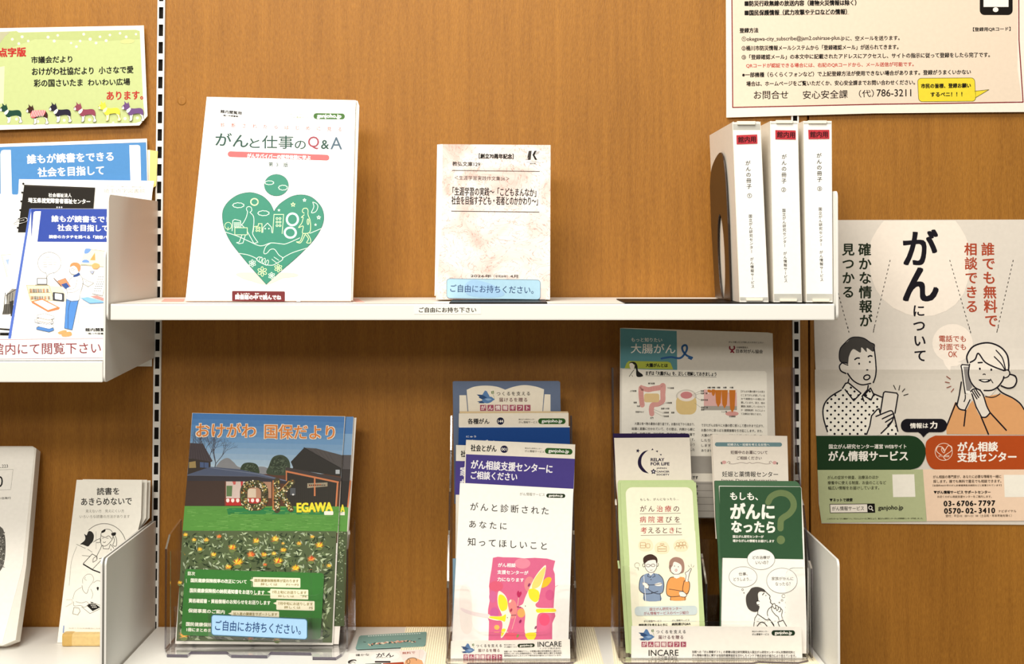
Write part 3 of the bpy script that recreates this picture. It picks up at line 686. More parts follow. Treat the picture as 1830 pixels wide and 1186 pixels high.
s.SL([(1222, 110), (1205, 95), (1215, 68), (1245, 65), (1258, 85), (1258, 125), (1278, 180), (1282, 250), (1270, 290), (1225, 300), (1205, 290), (1212, 230), (1170, 245), (1200, 200), (1212, 150), (1195, 150), (1222, 125)], LW, Y2)
s.EO(1258, 190, 8, 26, 6, Y2); s.SL([(1212, 300), (1185, 370), (1150, 378), (1180, 388), (1200, 372), (1230, 310)], LW, Y2); s.SL([(1235, 310), (1262, 350), (1245, 385), (1280, 386), (1280, 350), (1252, 300)], LW, Y2)
s.SL([(486, 286), (600, 325), (700, 370), (790, 410), (840, 412), (910, 388), (1000, 395), (1050, 396), (1150, 355), (1180, 340)], LW, G2); s.L([(1275, 298), (1385, 252)], LW, G2)
s.SL([(610, 485), (690, 498), (750, 520), (785, 540)], LW, G2); s.SL([(905, 392), (865, 420), (845, 470), (852, 490), (878, 480), (905, 450), (945, 448), (985, 500), (1020, 525), (1015, 548), (970, 575), (930, 595), (890, 595), (850, 588), (780, 548), (795, 520), (830, 525)], LW, G2)
for x, y in ((815, 545), (845, 555), (875, 572)): s.EO(x, y, 12, 26, 5, G2, rot=.35, n=14)
s.L([(940, 520), (985, 550)], 5, G2); s.L([(920, 540), (965, 575)], 5, G2); s.SL([(1018, 530), (1110, 480), (1250, 435)], LW, G2)
for x, y, r, c in ((738, 578, 34, G2), (830, 655, 46, Y2), (980, 622, 38, Y2), (918, 694, 32, G2)):
    for i in range(6):
        a = i * math.pi / 3 + .5; s.EO(x + r * .62 * math.cos(a), y + r * .62 * math.sin(a), r * .36, r * .24, 5, c, rot=a, n=12)
    s.E(x, y, r * .13, r * .13, c, n=8)
s.up().R(548, 836, 1042, 931, '#641d21', 10, 4); s.up().T('図書館の中で読んでね', 580, 893, 1006, 897, 44, '#fbf3f0', .05)
for a, b, t in ((596, 612, 'と'), (632, 716, 'しょかん'), (762, 800, 'なか'), (858, 874, 'よ')): s.T(t, a, 861, b, 862, 13, '#fbf3f0', .05)
s.P([(1150, 850), (1180, 850), (1188, 936), (1150, 936)], '#efe9e6')
s.done()

# ------------------------------------------------------------------ small stack of pale pink booklets, kept up by a black bookend
def marble():
    m = bpy.data.materials.new('pink marbled cover'); m.use_nodes = True
    nt = m.node_tree; b = nt.nodes['Principled BSDF']; L = nt.links.new; b.inputs['Roughness'].default_value = .5; b.inputs['Specular IOR Level'].default_value = .3
    t = nt.nodes.new('ShaderNodeTexCoord'); n = nt.nodes.new('ShaderNodeTexNoise'); n.inputs['Scale'].default_value = 14; n.inputs['Detail'].default_value = 6; n.inputs['Distortion'].default_value = 1.6
    v = nt.nodes.new('ShaderNodeTexNoise'); v.inputs['Scale'].default_value = 30; v.inputs['Detail'].default_value = 3; v.inputs['Distortion'].default_value = 4.0
    L(t.outputs['Object'], n.inputs['Vector']); L(t.outputs['Object'], v.inputs['Vector'])
    r = nt.nodes.new('ShaderNodeValToRGB'); r.color_ramp.elements[0].position = .42; r.color_ramp.elements[0].color = rgb('#ebe3dd'); r.color_ramp.elements[1].position = .72; r.color_ramp.elements[1].color = rgb('#d4a598')
    q = nt.nodes.new('ShaderNodeValToRGB'); q.color_ramp.elements[0].position = .485; q.color_ramp.elements[0].color = (1, 1, 1, 1); q.color_ramp.elements[1].position = .5; q.color_ramp.elements[1].color = rgb('#b9968c')
    e = q.color_ramp.elements.new(.515); e.color = (1, 1, 1, 1)
    x = nt.nodes.new('ShaderNodeMix'); x.data_type = 'RGBA'; x.blend_type = 'MULTIPLY'; x.inputs['Factor'].default_value = .8
    L(n.outputs['Fac'], r.inputs[0]); L(v.outputs['Fac'], q.inputs[0]); L(r.outputs[0], x.inputs['A']); L(q.outputs[0], x.inputs['B']); L(x.outputs['Result'], b.inputs['Base Color'])
    return m
MARBLE = marble()
yb, yt = -0.158, -0.140
ZB = ZU + 0.0016
for i in (5, 4, 3, 2, 1):
    nm = ('directly behind the pink marbled booklet', 'second copy behind', 'third copy behind', 'fourth copy behind', 'last copy behind')
    s = stand('booklet', ('copy pressed directly behind the pink marbled booklet, its left edge showing', 'second copy back in the stack behind the pink marbled booklet', 'third copy back in the stack behind the pink marbled booklet',
              'fourth copy back in the stack behind the pink marbled booklet', 'rearmost copy in the stack behind the pink marbled booklet')[i - 1], 'booklet', 880, yb + i * .0072, ZB + 0.0002, yt + i * .0072, 258, group='pink marbled booklets on the upper shelf')
    d = (0, -2.5, 1, -1, .5, 0)[i]
    s.part('booklet').body([(786 + d, 259 + i * .3), (983 + d * .3, 260 + i * .3), (982.5 + d * .3, 541), (781.5 + d, 541)], 0.0065, '#eee9df'); s.done()
s = stand('booklet', 'small pale pink marbled booklet with black title, middle of the upper shelf', 'booklet', 880, yb, ZB + 0.0002, yt, 258, group='pink marbled booklets on the upper shelf')
s.part('cover').body([(787, 257.5), (984, 259), (983, 541), (779, 541)], 0.0066, MARBLE, M('#eee9df'))
s.view('H').P([(140, 120), (205, 115), (200, 500), (190, 1180), (120, 1900), (110, 1900)], '#f7f5f0'); s.up()
s.T('［創立70周年記念］', 632, 254, 1038, 260, 58, K, .05); s.T('教弘文庫129', 320, 345, 645, 351, 52, '#2b2725', .02); s.L([(315, 424), (1348, 437)], 7, '#3a3634', caps=False)
s.P([(1218, 195), (1252, 193), (1240, 300), (1196, 300)], '#3a3634'); s.P([(1262, 240), (1288, 193), (1312, 193), (1286, 245), (1318, 300), (1292, 300)], '#121010'); s.P([(1300, 205), (1350, 197), (1335, 225), (1295, 245)], '#b5b0ae'); s.P([(1175, 300), (1212, 270), (1206, 300)], '#b5b0ae')
s.L([(1190, 325), (1335, 326)], 3, '#8d8886'); s.T('教弘文庫', 1232, 344, 1298, 345, 11, K, .05)
s.T('＜生涯学習実践作文集36＞', 345, 509, 990, 522, 50, '#2b2725', 0)
s.T('「生涯学習の実践～「こどもまんなか」', 322, 668, 1306, 684, 98, '#1d1a19', .018); s.T('社会を目指す子ども・若者とのかかわり～」', 310, 775, 1325, 785, 100, '#1d1a19', .018); s.L([(305, 903), (1342, 915)], 8, '#3a3634', caps=False)
s.view('I').T('2026年', 630, 578, 862, 582, 34, K, .02); s.T('（令和8年）', 888, 582, 1045, 584, 30, '#55504e', .02); s.T('4月', 1072, 583, 1158, 585, 34, K, .02)
s.part('label_sticker', 0.0009, 'pale blue sticker with dark blue lettering').view('I').body([(x, y + .014 * (x - 368)) for x, y in s.rr(364, 610, 1408, 828, 36)], 0.0005, '#a6cbe0')
s.S([(640, 625), (760, 640), (900, 690), (1010, 780), (900, 820), (620, 800), (560, 700)], '#9abfe0'); s.RO(364, 610, 1408, 828, 5, '#6d8796', 36, 14)
s.up().T('ご自由にお持ちください。', 405, 716, 1332, 738, 84, '#27406e', .006)
s.part('clear_tape', 0.0003).body([(1395, 712), (1475, 716), (1470, 832), (1395, 835)], 0.0002, '#eacfc8')
s.done()
t = empty('bookend', at(890, 538, -0.18), 'black metal bookend with flat foot under the pink marbled booklet', 'bookend'); t.location.z = ZU + 0.0002
bm = bmesh.new(); a = at(803, 540, -0.236).x - t.location.x; b = at(978, 540, -0.236).x - t.location.x; y0 = t.location.y
box(bm, a, b, -0.240 - y0, -0.100 - y0, 0, 0.0014, 0, 0.0004); finish('foot', bm, [BLACK], t)
bm = bmesh.new(); box(bm, a, b, -0.1014 - y0, -0.100 - y0, 0.0014, 0.13, 0, 0.0004); finish('upright', bm, [BLACK], t)

# ------------------------------------------------------------------ three binders
RB = '#b8353e'
def binder(num, label, quad, lab_top, lab_bot, sticker, st_text, v1, v2, v3, v4, back_y, clip_t, clip_b, lean):
    yf = -0.236
    s = Sheet('binder', label, 'binder', Vector(((at(*quad[3], yf).x + at(*quad[2], yf).x) / 2, yf, ZU + 0.0018)), (0, 0, 1)); s.rest = True; s.rough = .38
    q = [s.uv(*p) for p in quad]
    dep = back_y - yf
    s.part('cover')
    (xa, za), (xb, zb2), (xc, zc), (xd, zd) = q; zc = zd = 0.0
    def wall(t0, t1, lo, hi, col):      # a slab between fractions t0 and t1 of the width
        lerp = lambda a, b, t: a + (b - a) * t
        c = [(lerp(xd, xc, t0), zc), (lerp(xd, xc, t1), zc), (lerp(xa, xb, t1), zb2), (lerp(xa, xb, t0), za)]
        vs = [(x, z, hi) for x, z in c] + [(x, z, lo) for x, z in c]
        s.add(vs, [(0, 1, 2, 3), (7, 6, 5, 4), (0, 4, 5, 1), (1, 5, 6, 2), (2, 6, 7, 3), (3, 7, 4, 0)], col)
    wall(0, .05, -dep, 0, '#efe9de'); wall(.95, 1, -dep, 0, '#efe9de'); wall(.05, .95, -0.002, 0, '#e6e3dc')
    s.part('page_block'); lo = s.cur
    def pg():
        lerp = lambda a, b, t: a + (b - a) * t
        c = [(lerp(xd, xc, .1), .004), (lerp(xd, xc, .9), .004), (lerp(xa, xb, .9), zb2 - .006), (lerp(xa, xb, .1), za - .006)]
        vs = [(x, z, -.02) for x, z in c] + [(x, z, -dep + .008) for x, z in c]
        s.add(vs, [(0, 1, 2, 3), (7, 6, 5, 4), (0, 4, 5, 1), (1, 5, 6, 2), (2, 6, 7, 3), (3, 7, 4, 0)], '#f0ece2')
    pg()
    lerp2 = lambda A, B, t: (A[0] + (B[0] - A[0]) * t, A[1] + (B[1] - A[1]) * t)
    L0, R0 = lambda y: lerp2(quad[0], quad[3], (y - quad[0][1]) / (quad[3][1] - quad[0][1])), lambda y: lerp2(quad[1], quad[2], (y - quad[1][1]) / (quad[2][1] - quad[1][1]))
    s.part('spine_label', 0.0004).view('p')
    a, b = L0(lab_top), R0(lab_top); c, d = R0(lab_bot), L0(lab_bot)
    s.body([(a[0] + 1.5, a[1]), (b[0] - .8, b[1]), (c[0] - .8, c[1]), (d[0] + 1.5, d[1])], 0.0003, '#f6f4ee')
    s.up(); s.V('がんの冊子', *v1, *v2, 9.2, K, .012); x, y = v2[0] + (v2[0] - v1[0]) * .37, 0
    s.V(num, *v3, v3[0] + .01, v3[1] + .01, 9.6, K, .012)
    s.V('国立がん研究センター　がん情報サービス', *v4[0], *v4[1], 6.4, '#2a2724', .012)
    s.part('sticker', 0.0009, 'red sticker with black lettering').P(sticker, RB); s.up().T('館内用', *st_text, 10.6, '#2a1014', .03)
    for nm, (x0, y0, x1, y1), in (('top_clip', clip_t), ('bottom_clip', clip_b)):
        s.part(nm, 0.0022); s.body([(x0, y0), (x1, y0), (x1 - .6, y1), (x0 + .6, y1)], 0.004, '#efe8d8'); s.up(); s.L([(x0 + .6, y1), (x1 - .6, y1)], 1.0, '#b9b2a2', caps=False)
    s.part('top_pocket', 0.0002); a, b = L0(quad[0][1] + 3), R0(quad[0][1] + 3); c, d = R0(lab_top), L0(lab_top)
    s.P([(a[0] + 1, a[1]), (b[0] - 1, b[1]), (c[0] - 1, c[1]), (d[0] + 1, d[1])], '#b9b8b0'); s.part('bottom_pocket', 0.0002); a, b = L0(lab_bot), R0(lab_bot); c, d = R0(quad[3][1] - 3), L0(quad[3][1] - 3)
    s.P([(a[0] + 1, a[1]), (b[0] - 1, b[1]), (c[0] - 1, c[1]), (d[0] + 1, d[1])], '#b9b8b0')
    o = s.done()
    return o
JJ = lambda x, y: (1240 + x * 270 / 1525, 190 + y * 270 / 1525)
KK = lambda x, y: (1240 + x * 270 / 1456, 380 + y * 270 / 1456)
binder('①', 'leftmost white binder, leaning, numbered one on its spine', [JJ(388, 160), JJ(672, 152), KK(720, 850), KK(440, 858)], 232.5, 531, [JJ(428, 291), JJ(638, 284), JJ(640, 376), JJ(430, 383)], (*JJ(446, 338), *JJ(622, 332)),
       JJ(545, 572), JJ(556, 808), JJ(561, 900), (JJ(570, 1108), KK(567, 710)), -0.035, (*JJ(434, 150), *JJ(618, 184)), (*KK(500, 822), *KK(664, 846)), 0)
binder('②', 'middle one of the three white binders, numbered two on its spine', [JJ(768, 150), JJ(1050, 146), KK(1042, 858), KK(768, 862)], 222, 525, [JJ(820, 240), JJ(1026, 243), JJ(1027, 335), JJ(821, 332)], (*JJ(838, 286), *JJ(1018, 289)),
       JJ(910, 508), JJ(908, 752), JJ(905, 840), (JJ(908, 1050), KK(885, 655)), -0.035, (*JJ(826, 140), *JJ(996, 172)), (*KK(824, 828), *KK(992, 852)), 0)
binder('③', 'rightmost white binder, numbered three, beside the shelf end bracket', [JJ(1104, 148), JJ(1391, 146), KK(1338, 858), KK(1082, 862)], 222, 525, [JJ(1152, 237), JJ(1365, 237), JJ(1366, 328), JJ(1156, 331)], (*JJ(1172, 285), *JJ(1348, 283)),
       JJ(1262, 496), JJ(1268, 737), JJ(1268, 830), (JJ(1275, 1036), KK(1232, 645)), -0.035, (*JJ(1150, 143), *JJ(1338, 174)), (*KK(1140, 830), *KK(1304, 855)), 0)

# black bookend left of the first binder: an upright plate with an oval hole, seen almost edge on
xb = at(*KK(438, 858), -0.236).x - 0.0035; xt = at(*JJ(388, 160), -0.236).x - 0.0035
zt_ = at(*JJ(388, 160), -0.236).z
nrm_v = Vector((xt - xb, 0, zt_ - ZU))
s = Sheet('bookend', 'black bookend with an oval hole, pressed against the leftmost binder', 'bookend', (xb, -0.12, ZU + 0.0003), nrm_v, u=(0, -1, 0))
s.part('upright', 0.0)
H = (at(1302, 269, -0.19).z - ZU) ; Wd = 0.078
out = [(-Wd + .012, 0.0014), (Wd - .012, 0.0014), (Wd - .008, .10), (Wd - .016, H * .86), (Wd - .045, H), (-Wd + .030, H * .93), (-Wd + .002, H * .80), (-Wd, .10)]
out = out[:3] + cr(out[2:7], 5)[1:-1] + out[6:]
ho = [(.004 + .030 * math.cos(2 * math.pi * i / 36), .058 + .056 * math.sin(2 * math.pi * i / 36)) for i in range(36)]
def plate(outer, hole, t, col):
    loops = [[Vector((x, y, 0)) for x, y in outer], [Vector((x, y, 0)) for x, y in hole]]
    tris = [tuple(f) for f in tessellate_polygon(loops)]; pts = list(outer) + list(hole); n = len(pts)
    vs = [(x, y, 0) for x, y in pts] + [(x, y, -t) for x, y in pts]
    fs = tris + [tuple(i + n for i in reversed(f)) for f in tris]
    for b0, m in ((0, len(outer)), (len(outer), len(hole))): fs += [(b0 + i, b0 + (i + 1) % m, b0 + (i + 1) % m + n, b0 + i + n) for i in range(m)]
    s.add(vs, fs, col)
plate(out, ho, 0.0016, M('#2a1a0e', .35, 0, .5))  # black plate, its brownish reflection put into the colour
o = s.done(); o.name = 'upright'; o.data.name = 'upright'
x0, x1 = at(1117, 541, -0.242).x, at(1440, 541, -0.242).x
t = empty('bookend', ((x0 + x1) / 2, -0.17, ZU + 0.0002), s.label, 'bookend')
bm = bmesh.new(); box(bm, x0 - t.location.x, x1 - t.location.x, -0.073, 0.07, 0, .0012, 0, .0004); finish('foot', bm, [BLACK], t)
mw = o.matrix_world.copy(); o.parent = t; o.matrix_parent_inverse = Matrix.Translation(-t.location); o.matrix_basis = mw
for q in ('label', 'category'): del o[q]

# printed strip on the shelf front
s = hung('shelf_label', 'clear strip with small black lettering stuck on the upper shelf front', 'label', 800, 553, FRONT)
s.part('shelf_label', 0.0003).body([(740, 545), (860, 545), (860, 561), (740, 561)], 0.0002, '#f3f0e6'); s.view('I').T('ご自由にお持ち下さい', 55, 958, 692, 958, 56, '#191715', .03); s.done()
# ================================================================== red-framed notice, upper right
s = hung('poster', 'cream notice with dark red frame and black text at the upper right', 'poster', 1560, 100, -0.0068)
s.part('poster').body([(1297, -60), (1860, -60), (1860, 199), (1830, 200), (1700, 201), (1560, 202.5), (1400, 207), (1298, 210)], 0.0005, '#ebe3d6')
s.view('L'); FR = '#7d2329'; IN = '#e0cfbb'
s.P([(158, -340), (162, 0), (168, 1084), (900, 1070), (1694, 1052), (2790, 1034), (3085, 1016), (3040, 700), (3040, -340)], IN)
s.up().L([(158, -340), (158, 0), (166, 1084), (900, 1068), (1694, 1050)], 11, FR); s.view('M').L([(0, 1052), (800, 1042), (1515, 1030), (1500, 800), (1474, 400), (1470, -300)], 11, FR)
s.view('L')
s.T('■防災行政無線の放送内容（建物火災情報は除く）', 288, 36, 1412, 27, 56, K, .05); s.T('■国民保護情報（武力攻撃やテロなどの情報）', 288, 130, 1318, 118, 56, K, .05); s.L([(335, 152), (1338, 142)], 3, '#5a2b2b')
s.T('登録方法', 236, 308, 424, 305, 48, K, .05)
s.T('①okegawa-city_subscribe@jam2.oshirase-plus.jp', 258, 398, 1294, 384, 56, K, .02); s.T('に、空メールを送ります。', 1308, 388, 1850, 382, 46, K, .035)
s.T('②桶川市防災情報メールシステムから「登録確認メール」が送られてきます。', 258, 487, 1838, 473, 50, K, .035)
s.T('③「登録確認メール」の本文中に記載されたアドレスにアクセスし、サイトの指示に従って登録をしたら完了です。', 258, 577, 2760, 552, 50, K, .035)
s.T('QRコードが認証できる場合には、右記のQRコードから、メール送信が可能です。', 302, 664, 1992, 648, 46, '#b2473c', .03)
s.T('※一部機種（らくらくフォンなど）で上記登録方法が使用できない場合があります。登録がうまくいかない', 262, 756, 2568, 725, 50, K, .035)
s.T('場合は、ホームページをご覧いただくか、安心安全課までお問い合わせください。', 304, 845, 2005, 830, 50, K, .035)
s.T('お問合せ', 380, 958, 726, 955, 84, K, .012); s.T('安心安全課', 874, 957, 1326, 948, 84, K, .012); s.T('（代）', 1440, 946, 1590, 940, 76, K, .01)
s.view('M').T('786-3211', 38, 938, 386, 936, 72, K, .014)
s.R(1078, -200, 1410, 152, '#17130f', 48); s.up().R(1116, -200, 1368, 70, '#f8efe2'); s.E(1238, 98, 28, 24, '#f8efe2')
s.T('【登録用QRコード】', 1010, 298, 1388, 292, 42, K, .03)
YB = '#e0cd38'; q = s.rr(450, 790, 1026, 1026, 36)
q = [(x + (y - 790) * .05, y - (x - 450) * .008) for x, y in q]
s.P(q, YB); s.P([(1022, 918), (1170, 905), (1035, 985)], YB); s.L(q, 5, '#5a5326', True); s.up().P([(1016, 925), (1030, 921), (1036, 980), (1020, 980)], YB); s.L([(1026, 920), (1170, 905), (1036, 985)], 5, '#5a5326')
s.up().T('市民の皆様、登録お願い', 486, 868, 986, 862, 46, K, .05); s.T('するペニ！！！', 582, 954, 900, 950, 44, K, .05)
s.done()

# ================================================================== cancer information poster, right
s = hung('poster', 'beige poster with two drawn people holding phones, folded across the middle', 'poster', 1650, 660, -0.0045)
s.part('poster').body([(1452, 393), (1870, 392), (1870, 938), (1830, 938), (1469, 935.5), (1464, 900), (1460, 790), (1456, 600)], 0.0005, '#d9d2c8')
BGR, DOT = '#d9d2c8', '#ece2d6'; INK = '#17141c'
s.view('O').P([(75, 375), (1830 + 200, 375), (2030, 930), (88, 930), (84, 640)], '#dcd5c9')  # light tone step at the fold, put into the paper colour
s.view('N').up().P([(548, 250), (560, 215), (600, 145), (640, 88), (660, 68), (1260, 66), (1300, 120), (1340, 190), (1365, 250), (1375, 400), (1370, 560), (1330, 680), (1260, 770), (1180, 825), (1080, 862), (960, 872), (850, 850), (740, 800), (650, 725), (590, 640), (548, 520), (535, 400)], DOT)
s.E(1235, 1095, 170, 162, DOT); s.view('O').P([(1150, 290), (1310, 320), (1270, 345), (1215, 348), (1208, 395), (1165, 335)], DOT)
s.view('N').up()
big = INK
s.T('が', 826, 290, 1106, 290, 290, big, .026); s.T('ん', 828, 600, 1110, 602, 272, big, .034)
s.V('について', 952, 822, 962, 1198, 112, INK, .024)
s.V('確かな情報が', 498, 308, 508, 905, 112, '#1f2a1a', .026); s.V('見つかる', 360, 308, 360, 665, 108, '#1f2a1a', .026)
OR = '#a8452c'
s.V('誰でも無料で', 1532, 306, 1560, 905, 116, OR, .022); s.V('相談できる', 1388, 306, 1398, 785, 112, OR, .022)
for a in ((712, 396, 568, 1005), (275, 672, 366, 1005), (1212, 396, 1388, 1010), (1745, 396, 1606, 1005)): s.dash(*a, 6, '#2b2622', 17, 20)
s.view('O')
for a in ((355, 15, 366, 66), (580, 15, 570, 66), (1374, 15, 1388, 66), (1622, 15, 1606, 66)): s.dash(*a, 6, '#2b2622', 17, 20)
s.T('電話でも', 1122, 117, 1346, 118, 54, OR, .02); s.T('対面でも', 1122, 186, 1346, 186, 54, OR, .02); s.T('OK', 1198, 248, 1272, 248, 48, OR, .02)
# man with polka dots
SK = '#e3dcd1'
SHIRT = [(158, 800), (152, 720), (172, 655), (220, 606), (302, 554), (335, 500), (350, 488), (470, 575), (490, 580), (545, 535), (572, 585), (636, 612), (625, 740), (590, 760), (560, 760), (540, 850), (515, 922), (192, 922), (170, 860)]
def pip(x, y, poly):
    c = False
    for (x0, y0), (x1, y1) in zip(poly, poly[1:] + poly[:1]):
        if (y0 > y) != (y1 > y) and x < x0 + (y - y0) * (x1 - x0) / (y1 - y0): c = not c
    return c
s.P(SHIRT, '#f4f0e4')
s.P([(190, 900), (515, 922), (560, 750), (640, 700), (780, 890), (780, 925), (190, 925)], '#f4f0e4')
s.up()
for r in range(13):
    for c in range(11):
        x, y = 188 + c * 64.3 + (31 if r % 2 else 0) - r * .6, 528 + r * 32.4
        inside = pip(x, y, SHIRT) and (x < 545 or y < 745)
        if y > 840 and 640 < x < 770: inside = True
        if 520 < x < 640 and y > 760: inside = False
        if inside: s.E(x, y, 9.5, 9.5, INK, n=12)
s.up().S([(352, 450), (360, 500), (470, 575), (500, 560), (545, 495), (520, 480), (440, 470)], SK); s.S([(352, 340), (345, 395), (370, 440), (430, 492), (500, 506), (560, 480), (584, 420), (588, 330), (570, 210), (480, 170), (390, 200)], SK)
s.S([(350, 330), (320, 315), (290, 325), (282, 355), (300, 392), (345, 408)], SK); s.S([(625, 745), (560, 762), (545, 850), (520, 922), (632, 922), (700, 850), (745, 780), (740, 735), (700, 722)], SK, 3)
s.up().S([(352, 340), (340, 318), (300, 318), (282, 290), (285, 230), (305, 175), (350, 145), (385, 110), (430, 102), (490, 112), (540, 145), (580, 165), (572, 185), (578, 215), (560, 225), (515, 195), (512, 230), (470, 190), (460, 235), (400, 205), (365, 260), (358, 300)], '#45423f', 4)
s.up(); w_ = 11
s.SL([(345, 322), (310, 318), (282, 345), (292, 385), (335, 408)], w_, INK); s.SL([(350, 408), (400, 470), (470, 504), (545, 492)], w_, INK); s.SL([(575, 190), (586, 300), (586, 420), (568, 485)], w_, INK)
s.SL([(352, 340), (300, 315), (282, 280), (290, 205), (330, 155), (380, 112), (430, 104), (490, 114), (545, 150), (578, 168), (572, 215)], 8, INK)
s.SL([(412, 292), (430, 280), (450, 280)], 12, INK); s.SL([(525, 268), (540, 260), (556, 264)], 12, INK); s.E(447, 326, 8, 9, INK); s.E(537, 312, 8, 9, INK); s.E(513, 378, 10, 6, INK)
s.EO(512, 441, 26, 20, 11, INK, rot=-.3); s.L([(362, 455), (355, 488), (335, 492), (310, 535)], w_, INK); s.L([(362, 490), (465, 575), (405, 638), (332, 545)], w_, INK); s.L([(525, 510), (520, 545), (475, 600), (490, 642)], w_, INK); s.L([(545, 532), (572, 585), (550, 632), (490, 595), (545, 532)], w_, INK); s.L([(572, 580), (640, 608)], w_, INK)
s.SL([(300, 548), (215, 600), (165, 655), (147, 720), (155, 800), (185, 898)], w_, INK)
s.P([(655, 568), (665, 562), (768, 575), (776, 590), (755, 740), (700, 760), (625, 748)], SK); s.up().L([(628, 745), (655, 572), (668, 562), (765, 574), (776, 590), (752, 742)], w_, INK); s.up()
s.L([(618, 705), (602, 712), (555, 765), (540, 850), (514, 920)], w_, INK); s.SL([(592, 770), (660, 742), (715, 722), (735, 738), (740, 770), (715, 830), (635, 912)], w_, INK); s.L([(740, 745), (775, 895)], w_, INK)
s.L([(645, 790), (730, 750)], w_, INK); s.L([(672, 818), (735, 778)], w_, INK); s.L([(690, 845), (725, 812)], w_, INK); s.L([(618, 705), (625, 740)], w_, INK)
for a in ((738, 508, 755, 542), (790, 510, 783, 548), (832, 538, 812, 562), (860, 582, 825, 593)): s.L([a[:2], a[2:]], 7, '#2b2622')
# woman on the phone
s.P([(1185, 918), (1182, 850), (1255, 650), (1340, 720), (1400, 640), (1520, 600), (1640, 580), (1740, 620), (1800, 670), (1840, 720), (1900, 800), (2000, 925)], '#d9a06c')
s.up().S([(1358, 315), (1355, 260), (1400, 190), (1480, 155), (1560, 155), (1640, 190), (1690, 250), (1700, 320), (1715, 400), (1660, 480), (1600, 540), (1540, 600), (1460, 560), (1400, 500), (1368, 400)], SK)
s.S([(1270, 680), (1295, 590), (1290, 480), (1310, 570), (1350, 585), (1400, 560), (1440, 540), (1490, 590), (1525, 690), (1548, 740), (1510, 782), (1470, 760), (1400, 620), (1390, 640), (1345, 720), (1300, 712)], SK, 3); s.E(1700, 475, 66, 54, SK)
s.S([(1355, 315), (1345, 270), (1400, 185), (1480, 152), (1570, 155), (1650, 195), (1698, 270), (1695, 350), (1660, 385), (1560, 350), (1450, 240), (1440, 280), (1380, 312)], '#e2dbd0')
s.P([(1296, 345), (1308, 332), (1370, 336), (1372, 420), (1390, 500), (1400, 540), (1375, 580), (1350, 578), (1335, 560)], '#f0ece4'); s.up().P([(1318, 350), (1366, 350), (1370, 440), (1400, 530), (1380, 556), (1350, 552)], '#8d8987')
s.S([(1380, 545), (1440, 535), (1490, 590), (1525, 690), (1548, 740), (1510, 782), (1470, 770), (1430, 700)], SK, 3); s.up()
s.SL([(1358, 318), (1352, 262), (1400, 188), (1480, 156), (1560, 156), (1640, 192), (1690, 255), (1700, 330), (1695, 380)], 13, INK); s.SL([(1378, 315), (1420, 290), (1448, 240), (1500, 310), (1570, 350), (1655, 382)], 12, INK); s.SL([(1598, 215), (1650, 280), (1672, 380)], 10, INK); s.SL([(1582, 268), (1640, 330), (1668, 385)], 10, INK)
s.L([(1340, 580), (1300, 345), (1310, 334), (1365, 338)], 10, INK); s.SL([(1372, 330), (1362, 400), (1380, 470), (1420, 525), (1465, 548)], 11, INK); s.SL([(1498, 552), (1560, 550), (1610, 522), (1650, 470), (1660, 435)], 12, INK)
s.SL([(1655, 385), (1690, 378), (1708, 405), (1695, 435), (1660, 448)], 10, INK); s.SL([(1708, 415), (1755, 430), (1768, 475), (1745, 520), (1695, 532), (1640, 512)], 12, INK)
s.SL([(1610, 530), (1650, 570), (1740, 615), (1800, 660), (1835, 712)], 11, INK); s.SL([(1510, 602), (1560, 610), (1600, 600), (1632, 578)], 8, INK)
s.L([(1445, 318), (1478, 316)], 12, INK); s.E(1456, 368, 8, 10, INK); s.E(1552, 376, 8, 10, INK); s.EO(1494, 418, 9, 5, 8, INK, 180, 360)
s.S([(1450, 460), (1500, 456), (1550, 462), (1535, 480), (1495, 484), (1465, 474)], INK); s.up().S([(1470, 465), (1505, 462), (1530, 466), (1500, 475)], '#f6f2ea'); s.L([(1548, 455), (1570, 488)], 7, INK)
s.L([(1305, 480), (1290, 590), (1270, 680)], 11, INK); s.SL([(1340, 590), (1340, 620), (1330, 645)], 9, INK); s.SL([(1262, 655), (1290, 705), (1340, 718)], 11, INK); s.SL([(1340, 715), (1380, 630)], 10, INK); s.L([(1345, 720), (1330, 850)], 11, INK); s.L([(1262, 655), (1185, 850)], 11, INK)
s.SL([(1385, 560), (1410, 540), (1455, 545), (1490, 590), (1520, 680), (1548, 735)], 11, INK); s.L([(1395, 580), (1432, 690), (1475, 770)], 11, INK); s.SL([(1475, 775), (1515, 775), (1550, 738)], 11, INK); s.L([(1475, 775), (1535, 918)], 12, INK); s.L([(1550, 738), (1685, 885)], 12, INK)
for a in ((1400, 560, 1438, 622), (1415, 552, 1452, 610), (1432, 548, 1465, 595)): s.L([a[:2], a[2:]], 10, INK)
for a in ((1180, 432, 1212, 455), (1170, 480, 1205, 487), (1185, 528, 1218, 516), (1222, 564, 1242, 538)): s.L([a[:2], a[2:]], 7, '#8c4a38')
